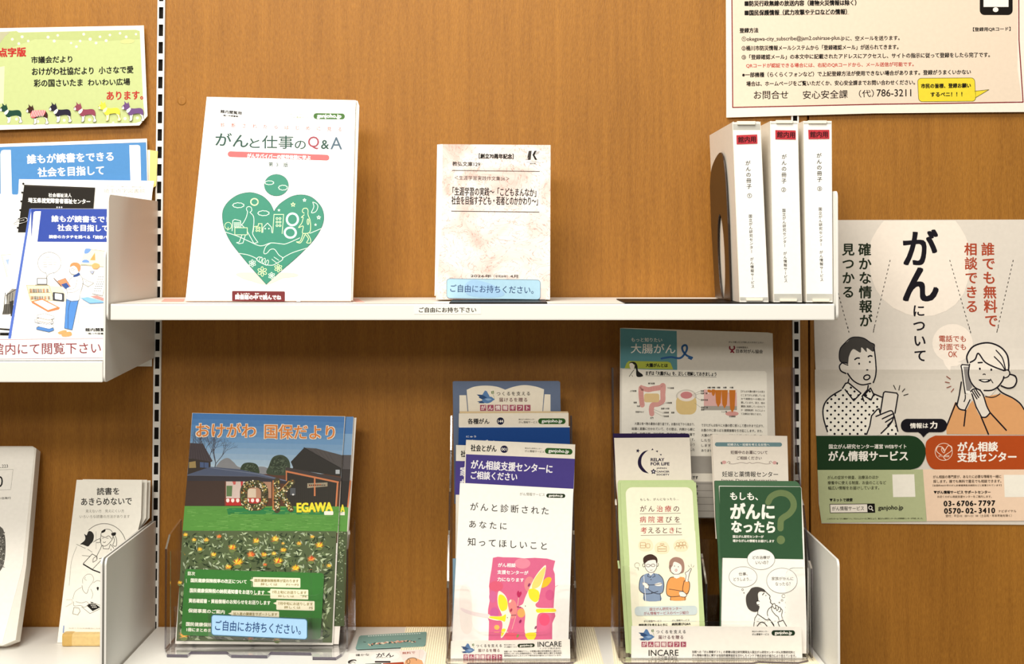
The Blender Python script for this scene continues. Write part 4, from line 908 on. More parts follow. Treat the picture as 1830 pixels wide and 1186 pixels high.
# banner and lower fields
s.up().R(800, 790, 1188, 902, '#15121a', 54); s.P([(935, 895), (965, 915), (990, 945), (1018, 915), (1050, 895)], '#15121a'); s.up().T('情報は', 878, 848, 1028, 846, 44, '#f4efe6', .03); s.T('力', 1046, 842, 1104, 842, 58, '#f4efe6', .05)
s.view('Q'); GRN, RST = '#1d3a1f', '#b04a1c'
s.P([(100, 370), (990, 370), (1015, 800), (1020, 805), (135, 818), (118, 700)], '#b5bd92'); s.P([(985, 370), (2030, 368), (2030, 800), (1018, 803)], '#f0d4ba')
s.up().P([(90, 88), (870, 86)] + cr([(870, 86), (930, 98), (980, 140), (1006, 190), (1008, 240), (990, 300), (950, 350), (880, 372)]) + [(100, 374)], GRN)
s.P([(2030, 86), (1090, 86)] + cr([(1090, 86), (1040, 110), (1010, 150), (1009, 240), (1020, 300), (1050, 350), (1090, 370)]) + [(2030, 370)], RST)
s.up(); WH = '#f4efe6'
s.T('国立がん研究センター運営', 196, 178, 650, 177, 38, WH, .02); s.T('WEBサイト', 664, 178, 846, 177, 34, WH, .02); s.T('がん情報サービス', 194, 258, 858, 256, 84, WH, .035)
s.EO(1160, 222, 72, 72, 5, '#f0d9c6'); s.SL([(1140, 250), (1100, 215), (1110, 180), (1145, 182), (1165, 215), (1195, 172), (1225, 180), (1222, 215), (1160, 260), (1180, 290)], 6, '#f0d9c6'); s.SL([(1150, 182), (1140, 205), (1160, 232), (1170, 210), (1150, 185)], 5, '#f0d9c6'); s.T('がん相談', 1115, 258, 1208, 258, 18, '#f0d9c6', .02)
s.T('がん相談', 1278, 180, 1614, 178, 80, WH, .04); s.T('支援センター', 1276, 266, 1768, 264, 82, WH, .04)
TX = '#33331f'
s.T('がんの症状や検査、治療法のほか', 184, 438, 612, 435, 30, TX, .015); s.T('療養中に使える制度、お金のことなど', 186, 482, 676, 480, 30, TX, .015); s.T('幅広い情報をお届けしています。', 190, 526, 618, 524, 30, TX, .015)
s.P([(728, 412), (912, 410), (922, 600), (735, 602)], '#f4f0e4'); s.P([(1664, 415), (2030, 415), (2030, 600), (1672, 602)], '#f4f0e4')
s.T('▼ネットで検索', 202, 627, 394, 625, 28, K, .05)
s.P([(204, 662), (578, 658), (582, 730), (208, 734)], '#f2ebdf'); s.up().L([(204, 662), (578, 658), (582, 730), (208, 734)], 5, '#22201a', True); s.P([(516, 660), (578, 658), (582, 730), (520, 731)], '#15130f'); s.T('がん情報サービス', 222, 698, 490, 696, 36, '#2a2820', .01); s.up().EO(544, 690, 14, 14, 6, WH); s.L([(554, 702), (566, 715)], 8, WH)
s.T('ganjoho.jp', 610, 696, 818, 693, 46, K, .03); s.T('このポスターは「がん情報ギフト」プロジェクトへのご寄付により、国立がん研究センターがん対策情報センターが作成しました。', 182, 784, 985, 780, 13, TX, .02)
BR = '#4a3a2a'
s.T('がん相談の専門家が、あなたに必要な情報を一緒に', 1070, 432, 1642, 428, 26, BR, .015); s.T('探します。誰でも無料で匿名でも相談できます。', 1072, 470, 1642, 467, 26, BR, .015); s.T('【全国約460か所のがん診療連携拠点病院などに設置されています】', 1068, 504, 1644, 502, 16, BR, .015)
s.T('▼がん情報サービス サポートセンター', 1076, 561, 1552, 560, 26, K, .05); s.T('お近くのがん相談支援センターをご案内します。', 1106, 598, 1562, 597, 20, BR, .01)
s.W('03-6706-7797', 1190, 654, 1590, 650, 62, K, .045); s.W('0570-02-3410', 1194, 716, 1590, 712, 62, K, .045); s.T('ナビダイヤル', 1618, 720, 1768, 718, 22, BR, .01); s.T('受付：平日10：00～15：00（土日祝・年末年始を除く）', 1176, 760, 1730, 756, 22, BR, .01)
# a sheet that was folded in four: the upper half leans out a little, the lower left corner lifts
vf = s.view('p').uv(1650, 660)[1]
offs = [-.06, -.03, -.015, -.006, 0, .006, .015, .03, .06]
prof = [0.0042 * math.exp(-abs(d) / .02) - (0.0042 if d <= 0 else 0.0042) for d in offs]
s.cuts = [vf + d for d in offs]
def fold(u, v):
    d = v - vf
    if d <= offs[0]: return prof[0]
    for a, b, p, q in zip(offs, offs[1:], prof, prof[1:]):
        if d <= b: return p + (q - p) * (d - a) / (b - a)
    return prof[-1]
s.bend = fold
s.o.y -= 0.0012
s.k = (s.o - CAMP).dot(s.n)
s.done()
# ================================================================== clear acrylic holders on the lower shelf
def cprism(s, pts, d, edge=None):
    n = len(pts); pts = [Vector(p) for p in pts]; d = Vector(d)
    tr = [tuple(f) for f in tessellate_polygon([pts])]
    s.add([tuple(p) for p in pts], tr, ACRYL); s.add([tuple(p + d) for p in pts], [f[::-1] for f in tr], ACRYL)
    s.add([tuple(p) for p in pts] + [tuple(p + d) for p in pts], [(i, (i + 1) % n, (i + 1) % n + n, i + n) for i in range(n)], edge or ACRYL_EDGE)
def holder(label, xl, xr, ypx, z, front, side, panels, base_front=None, back_d=.12, dividers=(), bt=.004):
    """front: pixel outline of the front panel; side: (depth, height) outline of the side walls; panels: ((d0, h0), (d1, h1)) inner and back panels"""
    A, B = ground(xl, ypx, z), ground(xr, ypx, z)
    s = Sheet('brochure_holder', label, 'brochure holder', A, (0, 0, 1)); W = B.x - A.x; s.W = W; t = .0025
    s.part('front_panel'); cprism(s, [(min(max(u, .0026), W - .0026), max(v, .004), 0) for u, v in [s.uv(*p) for p in front]], (0, 0, -t))
    for u in (0, W - t):
        s.part('side_panel'); cprism(s, [(u, h, -d) for d, h in side], (t, 0, 0))
    for i, ((d0, h0), (d1, h1)) in enumerate(panels):
        s.part('back_panel' if i == 0 else 'tier_panel'); cprism(s, [(t, h0, -d0), (W - t, h0, -d0), (W - t, h1, -d1), (t, h1, -d1)], (0, 0, -t))
    for u, pr in dividers:
        s.part('divider'); cprism(s, [(u, h, -d) for d, h in pr], (t, 0, 0))
    s.part('base')
    if base_front:
        pts = [ground(x, y, z + bt) for x, y in base_front]; pts = [(p.x - A.x, 0, -(p.y - A.y)) for p in pts]
    else: pts = [(0, 0, .001), (W, 0, .001)]
    cprism(s, pts + [(W, 0, -back_d), (0, 0, -back_d)], (0, bt, 0), ACRYL_BASE)
    return s
AV = lambda v, pts: [(VIEWS[v][0] + x * VIEWS[v][2], VIEWS[v][1] + y * VIEWS[v][2]) for x, y in pts]
LEAFS = ['#2c3b25', '#8a9c72', '#b9c8a2', '#5d7146', '#33432a', '#a3b196']

# ------------------------------------------------------------------ A4 holder with the magazine
zh = ZL + .0002
fr = AV('S', [(165, 1060), (165, 214), (250, 214)]) + cr(AV('S', [(250, 214), (290, 250), (300, 420), (305, 520), (330, 570), (400, 584)]), 5)[1:] + \
     cr(AV('S', [(1400, 598), (1450, 575), (1478, 500), (1480, 330), (1500, 262), (1560, 240)]), 5) + AV('S', [(1662, 240), (1662, 1070)])
h = holder('clear A4 holder holding the magazine, blue label on its front', 294, 622, 1165, zh, fr, [(0, .004), (0, .135), (.02, .150), (.085, .158), (.092, .004)],
           [((.088, .004), (.082, .16)), ((.046, .004), (.040, .05))], AV('S', [(118, 1065), (135, 1100), (315, 1103), (345, 1075), (650, 1076), (690, 1105), (1000, 1110), (1030, 1080), (1375, 1086), (1390, 1124), (1590, 1126), (1640, 1095)]), .095)
for x0, x1 in ((362, 392), (865, 890), (1362, 1388)):
    s = h; s.part('front_rib').view('S'); a, b = s.uv(x0, 600)[0], s.uv(x1, 600)[0]
    cprism(s, [(a, .005, .0014), (b, .005, .0014), (b, .108, .0014), (a, .108, .0014)], (0, 0, -.0012))
h.part('clear_tape', .0018).view('S').body([(490, 745), (1480, 790), (1480, 1000), (495, 965)], .0002, FILM)
h.part('label_sticker', .0026, 'pale blue sticker with dark blue lettering').view('S')
q = [(x, y + .046 * (x - 525)) for x, y in h.rr(524, 757, 1345, 930, 24)]
h.body(q, .0005, '#a5cdf0'); h.L(q, 6, '#4b7392', True); h.up().T('ご自由にお持ちください。', 556, 846, 1292, 884, 88, '#25457a', .008)
h.done()
yF = ground(450, 1165, zh).y
def strip_cover(s, xa, xb):
    s.view('R')
    for y0, y1, c in ((115, 260, '#5d8fca'), (260, 440, '#86afd8'), (440, 560, '#5a5556'), (560, 660, '#3a3432'), (660, 880, '#2f2b28'), (880, 1090, '#5d9845'), (1090, 1200, '#4d5a3c')):
        k = lambda y: (y - 110) * -.055
        s.P([(xa + k(y0), y0), (xb + k(y0), y0), (xb + k(y1), y1), (xa + k(y1), y1)], c)
    s.up().T('A', 1608, 892, 1640, 892, 62, '#f0e23c', .05); s.R(1602, 922, 1642, 950, '#f3efe2'); s.L([(1690, 660), (1668, 880)], 12, '#c8734a')
    s.view('S'); s.P([(1612, 45), (1690, 45), (1665, 860), (1560, 860)], '#4d5a3c'); s.up()
    for i in range(160):
        y = random.uniform(50, 850); x = random.uniform(1590, 1680) - y * .045; a = random.uniform(0, 6.3); r = random.uniform(10, 26)
        s.P([(x, y), (x + r * .5 * math.cos(a + .5), y + r * .5 * math.sin(a + .5)), (x + r * math.cos(a), y + r * math.sin(a)), (x + r * .5 * math.cos(a - .5), y + r * .5 * math.sin(a - .5))], random.choice(LEAFS))
for i in (2, 1):
    s = stand('magazine', ('second copy of the landscape magazine, showing as a strip along its right side', 'rearmost copy of the landscape magazine, only a thin pale edge showing')[i - 1], 'magazine', 470, yF + .016 + i * .004, zh + .0044, yF + .074 + i * .004, 740, group='magazines in the clear A4 holder')
    s.rough = .35
    s.part('magazine').body([(345, 742), (632 + (i == 2) * 5, 744 + i), (622 + (i == 2) * 2, 940), (605, 1158), (316, 1152)], .003, '#efeae2')
    if i == 1: strip_cover(s, 1600, 1716)
    s.done()
s = stand('magazine', 'magazine with blue sky, timber houses and flowers on its cover', 'magazine', 470, yF + .016, zh + .0044, yF + .074, 738, group='magazines in the clear A4 holder')
s.rough = .33
s.part('magazine').body([(343.5, 737.5), (617, 743.5), (610, 845), (603.5, 970), (595, 1155), (313, 1150)], .0035, '#e9e5dd')
s.view('R')
XL, XR = lambda y: 352 - 92 * (y - 85) / 1101, lambda y: 1640 - 62 * (y - 110) / 1076
sky = ['#447cbd', '#4d84c2', '#588dc6', '#6496ca', '#719fce', '#7fa8d1', '#8db1d5', '#9bbad8', '#a8c3da', '#b3cadd', '#bccfde']
for i, c in enumerate(sky):
    y0, y1 = 92 + i * 48, 92 + i * 48 + 48; d = 22
    s.P([(XL(y0), y0 - d * .3), (XR(y0), y0 + d), (XR(y1), y1 + d), (XL(y1), y1 - d * .3)], c)
s.P([(XL(600), 600), (XR(600), 600), (XR(1186), 1186), (XL(1186), 1186)], '#5c3d2c')
s.up()
# bare tree, distant trees
tr = '#4e4f5a'
def branch(x, y, a, ln, wd, dep):
    x2, y2 = x + ln * math.cos(a), y - ln * math.sin(a); x2 > XL(y2) + 12 and s.L([(x, y), (x2, y2)], wd, tr, caps=False)
    if dep:
        for k in range(2 + (dep > 2)): branch(x2, y2, a + random.uniform(-.55, .55), ln * random.uniform(.6, .85), wd * .62, dep - 1)
for x, a in ((520, 1.35), (425, 1.65), (470, 1.5)): branch(x, 640, a, 130, 9, 5)
s.S([(540, 560), (590, 490), (650, 465), (700, 500), (760, 545), (960, 540), (990, 600), (560, 600)], '#8b8d92'); s.up()
s.S([(760, 548), (790, 510), (850, 505), (895, 520), (915, 560), (905, 600), (770, 590)], '#35432f'); s.S([(985, 600), (1000, 530), (1025, 470), (1060, 445), (1110, 440), (1155, 465), (1178, 510), (1175, 570), (1150, 610)], '#3d4a38'); s.up()
for i in range(150):
    x, y = (1085 + 72 * math.cos(i * 2.4) * (i / 150) ** .5, 530 + 72 * math.sin(i * 2.4) * (i / 150) ** .5) if i % 3 else (840 + 58 * math.cos(i * 2.4) * (i / 150) ** .5, 550 + 34 * math.sin(i * 2.4) * (i / 150) ** .5); s.E(x, y, random.uniform(4, 10), random.uniform(3, 7), random.choice(['#2c3628', '#4f5c48', '#5d6a55', '#273122']), n=6)
# left house, long roof, barn
s.up().P([(XL(340) + 0, 338), (440, 345), (522, 490), (510, 500), (XL(465), 465)], '#4b4246'); s.P([(XL(468), 466), (505, 495), (505, 600), (XL(600), 610)], '#3a322d'); s.up()
for i in range(8): s.L([(345 + i * 13, 342), (330 + i * 24, 468 + i * 3)], 3, '#392f33')
s.P([(322, 500), (378, 492), (382, 548), (322, 550)], '#a08a5a'); s.P([(415, 500), (488, 505), (488, 550), (415, 545)], '#4d5f86'); s.L([(450, 503), (450, 548)], 4, '#2a2522')
s.P([(XL(600), 606), (505, 540), (740, 560), (930, 598), (1170, 660), (1180, 682), (XL(640), 645)], '#525c75'); s.up().P([(XL(615), 615), (900, 618), (1150, 658), (1180, 684), (XL(655), 658)], '#38353b'); s.L([(505, 548), (900, 600), (1160, 662)], 4, '#7d879c'); s.L([(XL(615), 612), (900, 622), (1140, 660)], 3, '#6b7080')
s.P([(XL(660), 660), (625, 660), (625, 880), (XL(880), 880)], '#44352e'); s.P([(632, 664), (800, 664), (800, 806), (632, 806)], '#d3c0b8'); s.P([(805, 664), (1020, 668), (1020, 806), (805, 806)], '#b58a70'); s.P([(626, 806), (930, 806), (930, 868), (626, 868)], '#b8332f'); s.up()
for i in range(7): s.S([(640 + i * 42, 812), (662 + i * 42, 812), (664 + i * 42, 832), (651 + i * 42, 842), (638 + i * 42, 832)], '#f3e6e0')
s.P([(640, 700), (690, 700), (685, 790), (640, 790)], '#5f7a50'); s.R(820, 725, 890, 800, '#d8c6b0'); s.P([(760, 664), (780, 664), (776, 710), (764, 712)], '#c23b3a'); s.P([(690, 664), (720, 664), (716, 690), (700, 692)], '#c8605a'); s.L([(632, 664), (632, 870)], 8, '#6d4636'); s.L([(800, 664), (800, 806)], 6, '#6d4636')
s.P([(1185, 498), (1298, 378), (1625, 442), (1610, 620), (1195, 560), (1205, 545)], '#2d2a26'); s.up().P([(1298, 378), (1400, 384), (XR(445), 442), (XR(548), 552), (1595, 545)], '#55504f'); s.L([(1298, 378), (1600, 548)], 7, '#23201e')
for i in range(7): s.L([(1345 + i * 40, 386 + i * 8), (1400 + i * 38, 436 + i * 16)], 2.5, '#443f3e')
s.P([(1150, 572), (1600, 660), (1578, 880), (1150, 880)], '#33302a'); s.P([(1140, 548), (1160, 545), (1612, 636), (1612, 662), (1142, 572)], '#443c3b'); s.up()
for i in range(24): s.L([(1170 + i * 17, 610 + i * 3), (1165 + i * 17, 875)], 2, '#2a2722')
o_ = '#d08055'; s.L([(1148, 578), (1148, 660)], 10, o_, caps=False); s.L([(1142, 578), (1592, 672)], 15, o_, caps=False); s.L([(1583, 672), (1568, 882)], 14, o_, caps=False); s.L([(1388, 628), (1388, 788)], 13, o_, caps=False); s.L([(1340, 700), (1440, 690)], 9, o_)
s.P([(1326, 680), (1497, 672), (1497, 706), (1326, 720)], '#a89d86'); s.up()
for i in range(9): s.R(1340 + i * 16, 690, 1350 + i * 16, 702, '#4a4238')
s.R(1565, 565, 1600, 600, '#b9bfc6'); s.L([(1582, 565), (1582, 600)], 4, '#33302a'); s.R(1180, 720, 1225, 780, '#55585c'); s.E(1205, 775, 10, 8, '#d8d8d8', n=10)
# lawn
s.P([(XL(880), 872), (XR(880), 876), (XR(1095), 1098), (XL(1095), 1090)], '#5a9443'); s.up()
for i in range(260):
    x, y = random.uniform(300, 1570), random.uniform(890, 1080); s.R(x, y, x + random.uniform(20, 70), y + random.uniform(2, 5), random.choice(['#6ba350', '#4e873a', '#78ad5c', '#548d40']))
s.P([(640, 890), (1180, 886), (1480, 915), (1475, 945), (760, 940), (655, 945)], '#2f7d48'); s.L([(XL(1090) + 4, 1086), (XR(1095) - 4, 1094)], 4, '#a8c088')
s.up()
# the big letters of flowers
fl = '#4c452f'; s.L(s.rr(786, 684, 964, 882, 70), 62, fl, True); s.L([(1068, 660), (1068, 905)], 56, fl); s.L([(1198, 668), (1100, 775)], 50, fl); s.L([(1104, 765), (1188, 900)], 50, fl); s.L([(1036, 655), (1036, 905)], 12, '#b9764a', caps=False); s.L([(1172, 660), (1095, 745)], 10, '#b98a52', caps=False); s.up()
def dots(pts, wd, n):
    seg = list(zip(pts, pts[1:]))
    for i in range(n):
        (x0, y0), (x1, y1) = random.choice(seg); t = random.random(); a = random.uniform(0, 6.3); r = wd * .5 * math.sqrt(random.random())
        s.E(x0 + (x1 - x0) * t + r * math.cos(a), y0 + (y1 - y0) * t + r * math.sin(a), random.uniform(4, 9), random.uniform(4, 8), random.choice(['#e6dfae', '#cdbb6a', '#8b7a44', '#3a4a28', '#f0ead0', '#2b2a1c', '#a5713c', '#5f7040']), n=7)
q = s.rr(786, 684, 964, 882, 70); dots(q + q[:1], 56, 260); dots([(1068, 660), (1068, 905)], 50, 110); dots([(1198, 668), (1100, 775)], 44, 55); dots([(1104, 765), (1188, 900)], 44, 65)
s.up().T('EGAWA', 1238, 888, 1536, 882, 76, '#b89a1c', .06); s.up().T('EGAWA', 1240, 885, 1538, 879, 74, '#f4e63e', .05); s.R(1468, 916, 1546, 948, '#f4f1e4', 8)
# title
s.T('おけがわ', 384, 228, 890, 234, 122, '#f6e9d6', .055); s.T('国保だより', 964, 240, 1558, 250, 122, '#f6e9d6', .055); s.up().T('おけがわ', 386, 228, 888, 234, 118, '#dd8237', .018); s.T('国保だより', 966, 240, 1556, 250, 118, '#dd8237', .018)
# flower bed and the green contents panel
s.view('S'); XL, XR = lambda y: 272 - 52 * (y - 40) / 960, lambda y: 1598 - 40 * (y - 40) / 960
s.P([(XL(40), 38), (XR(40), 42), (XR(1030), 1000), (XL(1010), 985)], '#566444'); s.up()
for i in range(1500):
    y = random.uniform(48, 990); x = random.uniform(XL(y) + 10, XR(y) - 14); r = random.uniform(34, 78) * (.6 + y / 1400); a = random.uniform(0, 6.3)
    if 330 < x < 1470 and 420 < y < 930: continue
    if not (XL(y) + 6 < x + r * math.cos(a) < XR(y) - 8 and 42 < y + r * math.sin(a) < 985): continue
    s.P([(x, y), (x + r * .5 * math.cos(a + .32), y + r * .5 * math.sin(a + .32)), (x + r * math.cos(a), y + r * math.sin(a)), (x + r * .5 * math.cos(a - .32), y + r * .5 * math.sin(a - .32))], random.choice(LEAFS)); 
    if i % 150 == 149: s.up()
YF = ('#f0cf3c', '#e9bd32', '#f6df68'); OF = ('#e4793a', '#d65a34', '#efa050')
for x, y, r, pal in ((700, 185, 46, YF), (905, 128, 40, YF), (1070, 112, 46, YF), (1275, 150, 30, YF), (1450, 165, 46, YF), (540, 245, 34, YF), (748, 312, 56, YF), (862, 246, 46, OF), (975, 246, 36, YF), (1060, 236, 30, YF), (1140, 206, 36, YF), (1095, 302, 52, YF),
                     (1380, 282, 46, OF), (1245, 362, 50, YF), (668, 352, 40, YF), (300, 75, 30, YF), (375, 118, 28, YF), (252, 486, 28, YF), (425, 200, 30, YF), (480, 120, 32, YF), (590, 90, 30, OF), (1390, 92, 26, YF), (1140, 148, 20, YF), (985, 330, 24, OF), (1535, 340, 30, YF), (290, 935, 52, YF), (862, 960, 36, OF), (1088, 962, 44, YF)):
    s.up().E(x, y + r * .45, r * .6, r * .5, '#6f7f4c', n=12); s.up()
    for k in range(15):
        a = math.pi + (k + .5) * math.pi / 15 * 1.5 - .75; q = r * random.uniform(.8, 1.1)
        s.P([(x - r * .22, y + r * .2), (x + q * math.cos(a), y + q * .8 * math.sin(a)), (x + r * .22, y + r * .25)], random.choice(pal if k % 4 else OF))
s.up(); GP = '#3b7a37'
q = [(x - (y - 365) * .06, y + (x - 300) * .03) for x, y in s.rr(300, 366, 1496, 935, 30)]
s.P(q, GP); s.up(); WT = '#f2f3e4'
s.T('目次', 325, 404, 386, 406, 34, WT, .03); s.T('国民健康保険税率の改正について', 350, 463, 828, 476, 34, WT, .045); s.T('国民健康保険税の納税通知書をお送りします', 342, 549, 982, 569, 36, WT, .045); s.T('資格確認書・資格情報のお知らせをお送りします', 332, 637, 1032, 657, 36, WT, .045); s.T('保健事業のご案内', 328, 722, 640, 735, 34, WT, .045); s.T('国民健康保険財政の', 310, 838, 640, 850, 34, WT, .045); s.T('1冊にまとめました', 314, 886, 590, 896, 30, WT, .045)
for x0, y0, x1, y1, tt in ((882, 436, 1290, 520, ('国民健康保険税率が変わります', '詳しくは　　P1～P3')), (1032, 536, 1358, 620, ('7月上旬にお送りします', '詳しくは　　P4')), (1084, 634, 1412, 716, ('7月中旬にお送りします', '詳しくは　　P5')), (698, 722, 1108, 800, ('加入者の健康をサポートします', '詳しくは　　P6'))):
    s.R(x0, y0, x1, y1, '#f2ecd0', 8, 8); s.P([(x0 + 4, y0 + 14), (x0 - 28, y0 + 26), (x0 + 4, y0 + 40)], '#f2ecd0'); s.up(); s.T(tt[0], x0 + 16, y0 + 28, x1 - 16, y0 + 34, 26, '#8a7a2c', .02); s.T(tt[1], x0 + 68, y0 + 60, x1 - 16, y0 + 66, 22, '#8a7a2c', .02)
s.done()

# ------------------------------------------------------------------ mats, card and flyer on the lower shelf
def mat(label, quad):
    P4 = [ground(x, y, ZL + .0008) for x, y in quad]     # back left, back right, front right, front left
    o = P4[0].copy(); o.z = ZL + .0001; bm = bmesh.new()
    wx = (P4[1] - P4[0]).length; ly = (P4[3] - P4[0]).length; n = int(wx / .0031); m = int(ly / .0036)
    for i in range(n + 1):
        t = i / n; a = P4[0].lerp(P4[1], t) - o; b = P4[3].lerp(P4[2], t) - o; a.z = b.z = .0009
        box_along(bm, a, b, .0011, .0007)
    for j in range(m + 1):
        t = j / m; a = P4[0].lerp(P4[3], t) - o; b = P4[1].lerp(P4[2], t) - o; a.z = b.z = .0007
        box_along(bm, a, b, .0010, .0005)
    ob = finish('mat', bm, [M('#efe6cb', .7)]); ob.location = o
    tag(ob, label, 'mat', 'woven non-slip mats on the lower shelf'); ob['kind'] = 'thing'
def box_along(bm, a, b, hw, hh):
    d = (b - a).normalized(); sd = Vector((-d.y, d.x, 0)) * hw; up = Vector((0, 0, hh)); a = a - d * .0012; b = b + d * .0012
    r = [[bm.verts.new(p + q) for q in (-sd - up, sd - up, sd * .6 + up, -sd * .6 + up)] for p in (a, b)]
    bm.faces.new(r[0]); bm.faces.new(r[1][::-1])
    for i in range(4): bm.faces.new((r[0][i], r[1][i], r[1][(i + 1) % 4], r[0][(i + 1) % 4]))
mat('beige woven mat under the middle clear holder and the teal card', [(727, 1121), (1060, 1121), (1084, 1212), (705, 1212)])
mat('beige woven mat under the right clear holder', [(1092, 1123), (1416, 1125), (1482, 1212), (1102, 1212)])
s = lying('card', 'teal rounded card lying on the edge of the woven mat', 'card', 700, 1144, ZL + .0026)
q = AV('U', [(372, 458), (1335, 402), (1352, 412), (1335, 590), (1310, 612), (318, 656), (296, 640), (345, 478)])
s.part('card').body(q, .0008, '#7ea39d'); s.view('U')
s.up().L([(360, 470), (1330, 412)], 5, '#8fb8b0')
for i in range(22): x = 480 + i * 36; s.R(x, 462 - i * 1.9, x + 22, 474 - i * 1.9, '#dfece8', 3)
for i in range(14): x = 620 + i * 30; s.R(x, 505 - i * 1.2, x + 16, 511 - i * 1.2, '#8fb8b0', 2)
for i in range(46):
    t = i / 45; x = 490 + 690 * t; y = 600 - 48 * t - 16 * math.sin(math.pi * t) + random.uniform(-12, 12); s.E(x, y, random.uniform(10, 26), random.uniform(6, 13), random.choice(['#e6b9a4', '#d99a84', '#efd9b8', '#3c5a54', '#c98a7a', '#f2e6d2']), n=8)
    if i % 9 == 8: s.up()
s.L([(410, 555), (445, 562)], 5, '#3c5a54'); s.L([(1225, 512), (1262, 508)], 5, '#3c5a54')
s.done()
s = lying('flyer', 'small white flyer of the two-phones poster lying in front of the teal card', 'flyer', 690, 1172, ZL + .0026)
q = AV('U', [(205, 722), (1300, 664), (1352, 712), (1300, 1010), (120, 1010)])
s.part('flyer').body(q, .0006, '#f1eee8'); s.view('U')
s.S([(560, 740), (700, 706), (860, 706), (930, 740), (930, 790), (800, 830), (600, 830), (520, 790)], '#f8f6f0'); s.P([(940, 690), (1290, 672), (1320, 720), (1290, 800), (1000, 830)], '#efe2dc'); s.up()
s.T('がん', 604, 752, 862, 744, 60, '#1d1a22', .03); s.T('について', 600, 790, 830, 782, 16, '#1d1a22', .02); s.T('確かな', 296, 752, 498, 742, 34, '#4a4844', .02); s.T('無料で', 990, 722, 1180, 712, 34, '#a8452c', .02)
s.S([(180, 850), (215, 825), (260, 816), (300, 822), (304, 838), (270, 832), (225, 850), (200, 880)], '#35322f'); s.SL([(240, 900), (220, 870), (260, 850), (290, 870)], 6, '#35322f'); s.R(580, 840, 815, 862, '#1d1a22', 10); s.P([(700, 872), (1010, 852), (1030, 1000), (690, 1000)], '#a8452c'); s.P([(440, 880), (680, 872), (680, 1000), (420, 1000)], '#2a3f2c')
s.S([(1020, 880), (1040, 830), (1100, 800), (1160, 792), (1240, 815), (1290, 850), (1300, 1000), (1000, 1000)], '#e0a87a'); s.up().SL([(1055, 860), (1070, 812), (1130, 792), (1190, 800), (1200, 830)], 8, '#35322f'); s.SL([(1060, 870), (1090, 880), (1105, 840), (1080, 810)], 6, '#35322f'); s.L([(1250, 672), (1240, 800)], 3, '#c9bfb8')
s.done()

# ------------------------------------------------------------------ sponsor logo, printed on three cards
def gift(s, x, y, k, cl='#9a4a5c', faint=False):
    q = lambda p: [(x + a * k, y + b * k) for a, b in p]
    B, D = '#5d83b4', '#33507c'
    s.P(q([(88, 0), (108, 8), (140, 68), (120, 95), (78, 88), (58, 48)]), B); s.P(q([(0, 42), (60, 46), (120, 80), (108, 108), (60, 95), (20, 75), (30, 68)]), D); s.P(q([(4, 118), (66, 106), (110, 118), (76, 136), (16, 134), (30, 126)]), D)
    s.up().S(q([(60, 98), (110, 76), (150, 66), (176, 82), (190, 96), (172, 108), (150, 125), (110, 136), (70, 124)]), B); s.up().S(q([(90, 90), (130, 84), (160, 95), (120, 108)]), '#8fb0d6')
    for a, b in ((160, 14), (176, 10), (162, 28), (178, 26)): s.E(x + a * k, y + b * k, 7 * k, 7 * k, '#5d7a3a', n=8)
    s.L(q([(188, 92), (182, 60), (170, 34)]), 3 * k, '#8a9a6a')
    s.W('つくるを支える', x + 232 * k, y + 34 * k, x + 548 * k, y + 32 * k, 46 * k, '#3e3836', .012); s.W('届けるを贈る', x + 260 * k, y + 98 * k, x + 518 * k, y + 98 * k, 48 * k, '#6d4046', .012)
    for i, ch in enumerate('がん情報ギフト'):
        x0 = x + (36 + i * 78) * k; s.R(x0, y + 152 * k, x0 + 66 * k, y + 215 * k, '#a8546a'); 
    s.up()
    for i, ch in enumerate('がん情報ギフト'):
        x0 = x + (36 + i * 78) * k; s.W(ch, x0 + 33 * k, y + 183 * k, x0 + 34 * k, y + 183 * k, 52 * k, '#f7ece8', .03)

# ------------------------------------------------------------------ middle holder
zm = ZL + .0019
A = ground(798, 1182, zm); ym = A.y
fr = AV('X', [(120, 1150), (120, 290), (290, 290)]) + cr(AV('X', [(290, 290), (350, 310), (390, 390), (398, 480), (400, 660), (430, 770), (500, 825)]), 5)[1:] + \
     cr(AV('X', [(1170, 828), (1250, 810), (1300, 740), (1308, 600), (1312, 420), (1330, 330), (1390, 290)]), 5) + AV('X', [(1590, 285), (1590, 1150)])
h = holder('clear tiered holder in the middle of the lower shelf, full of leaflets', 798, 1030, 1182, zm, fr, [(0, .004), (0, .094), (.012, .10), (.034, .155), (.046, .158), (.068, .205), (.08, .208), (.104, .255), (.118, .30), (.124, .30), (.13, .004)],
           [((.126, .004), (.119, .30)), ((.088, .004), (.084, .16)), ((.047, .004), (.036, .10))], AV('X', [(105, 1150), (140, 1180), (340, 1185), (360, 1170), (1480, 1165), (1560, 1160), (1592, 1130)]), .13, bt=.0026)
h.done()
def leaflet(name, label, cat, cx, yb, zb, yt, quad, t, col, pyt=None, group=None, part=None, side=None):
    s = stand(name, label, cat, cx, ym + yb, zb, ym + yt, quad[0][1] if pyt is None else pyt, group=group); s.rough = .38
    s.part(part or name).body(quad, t, col, side); return s
s = leaflet('card', 'blue-grey header card with a white open book shape, back of the middle holder', 'card', 905, .108, ZL + .06, .112, [(809, 682), (812, 680.8), (998, 680.5), (1001, 682.5), (1005, 900), (812, 900)], .0008, '#66748f')
s.view('V').P(cr([(320, 215), (400, 182), (520, 170), (640, 182), (728, 214)], 5) + cr([(728, 214), (820, 182), (930, 165), (1050, 180), (1140, 210)], 5)[1:] + [(1120, 480), (340, 480)], '#efe7d6'); s.P([(243, 272), (314, 272), (332, 480), (243, 480)], '#efe7d6'); s.P([(1146, 262), (1208, 264), (1208, 480), (1126, 480)], '#efe7d6')
s.up(); gift(s, 426, 222, 1.0); s.done()
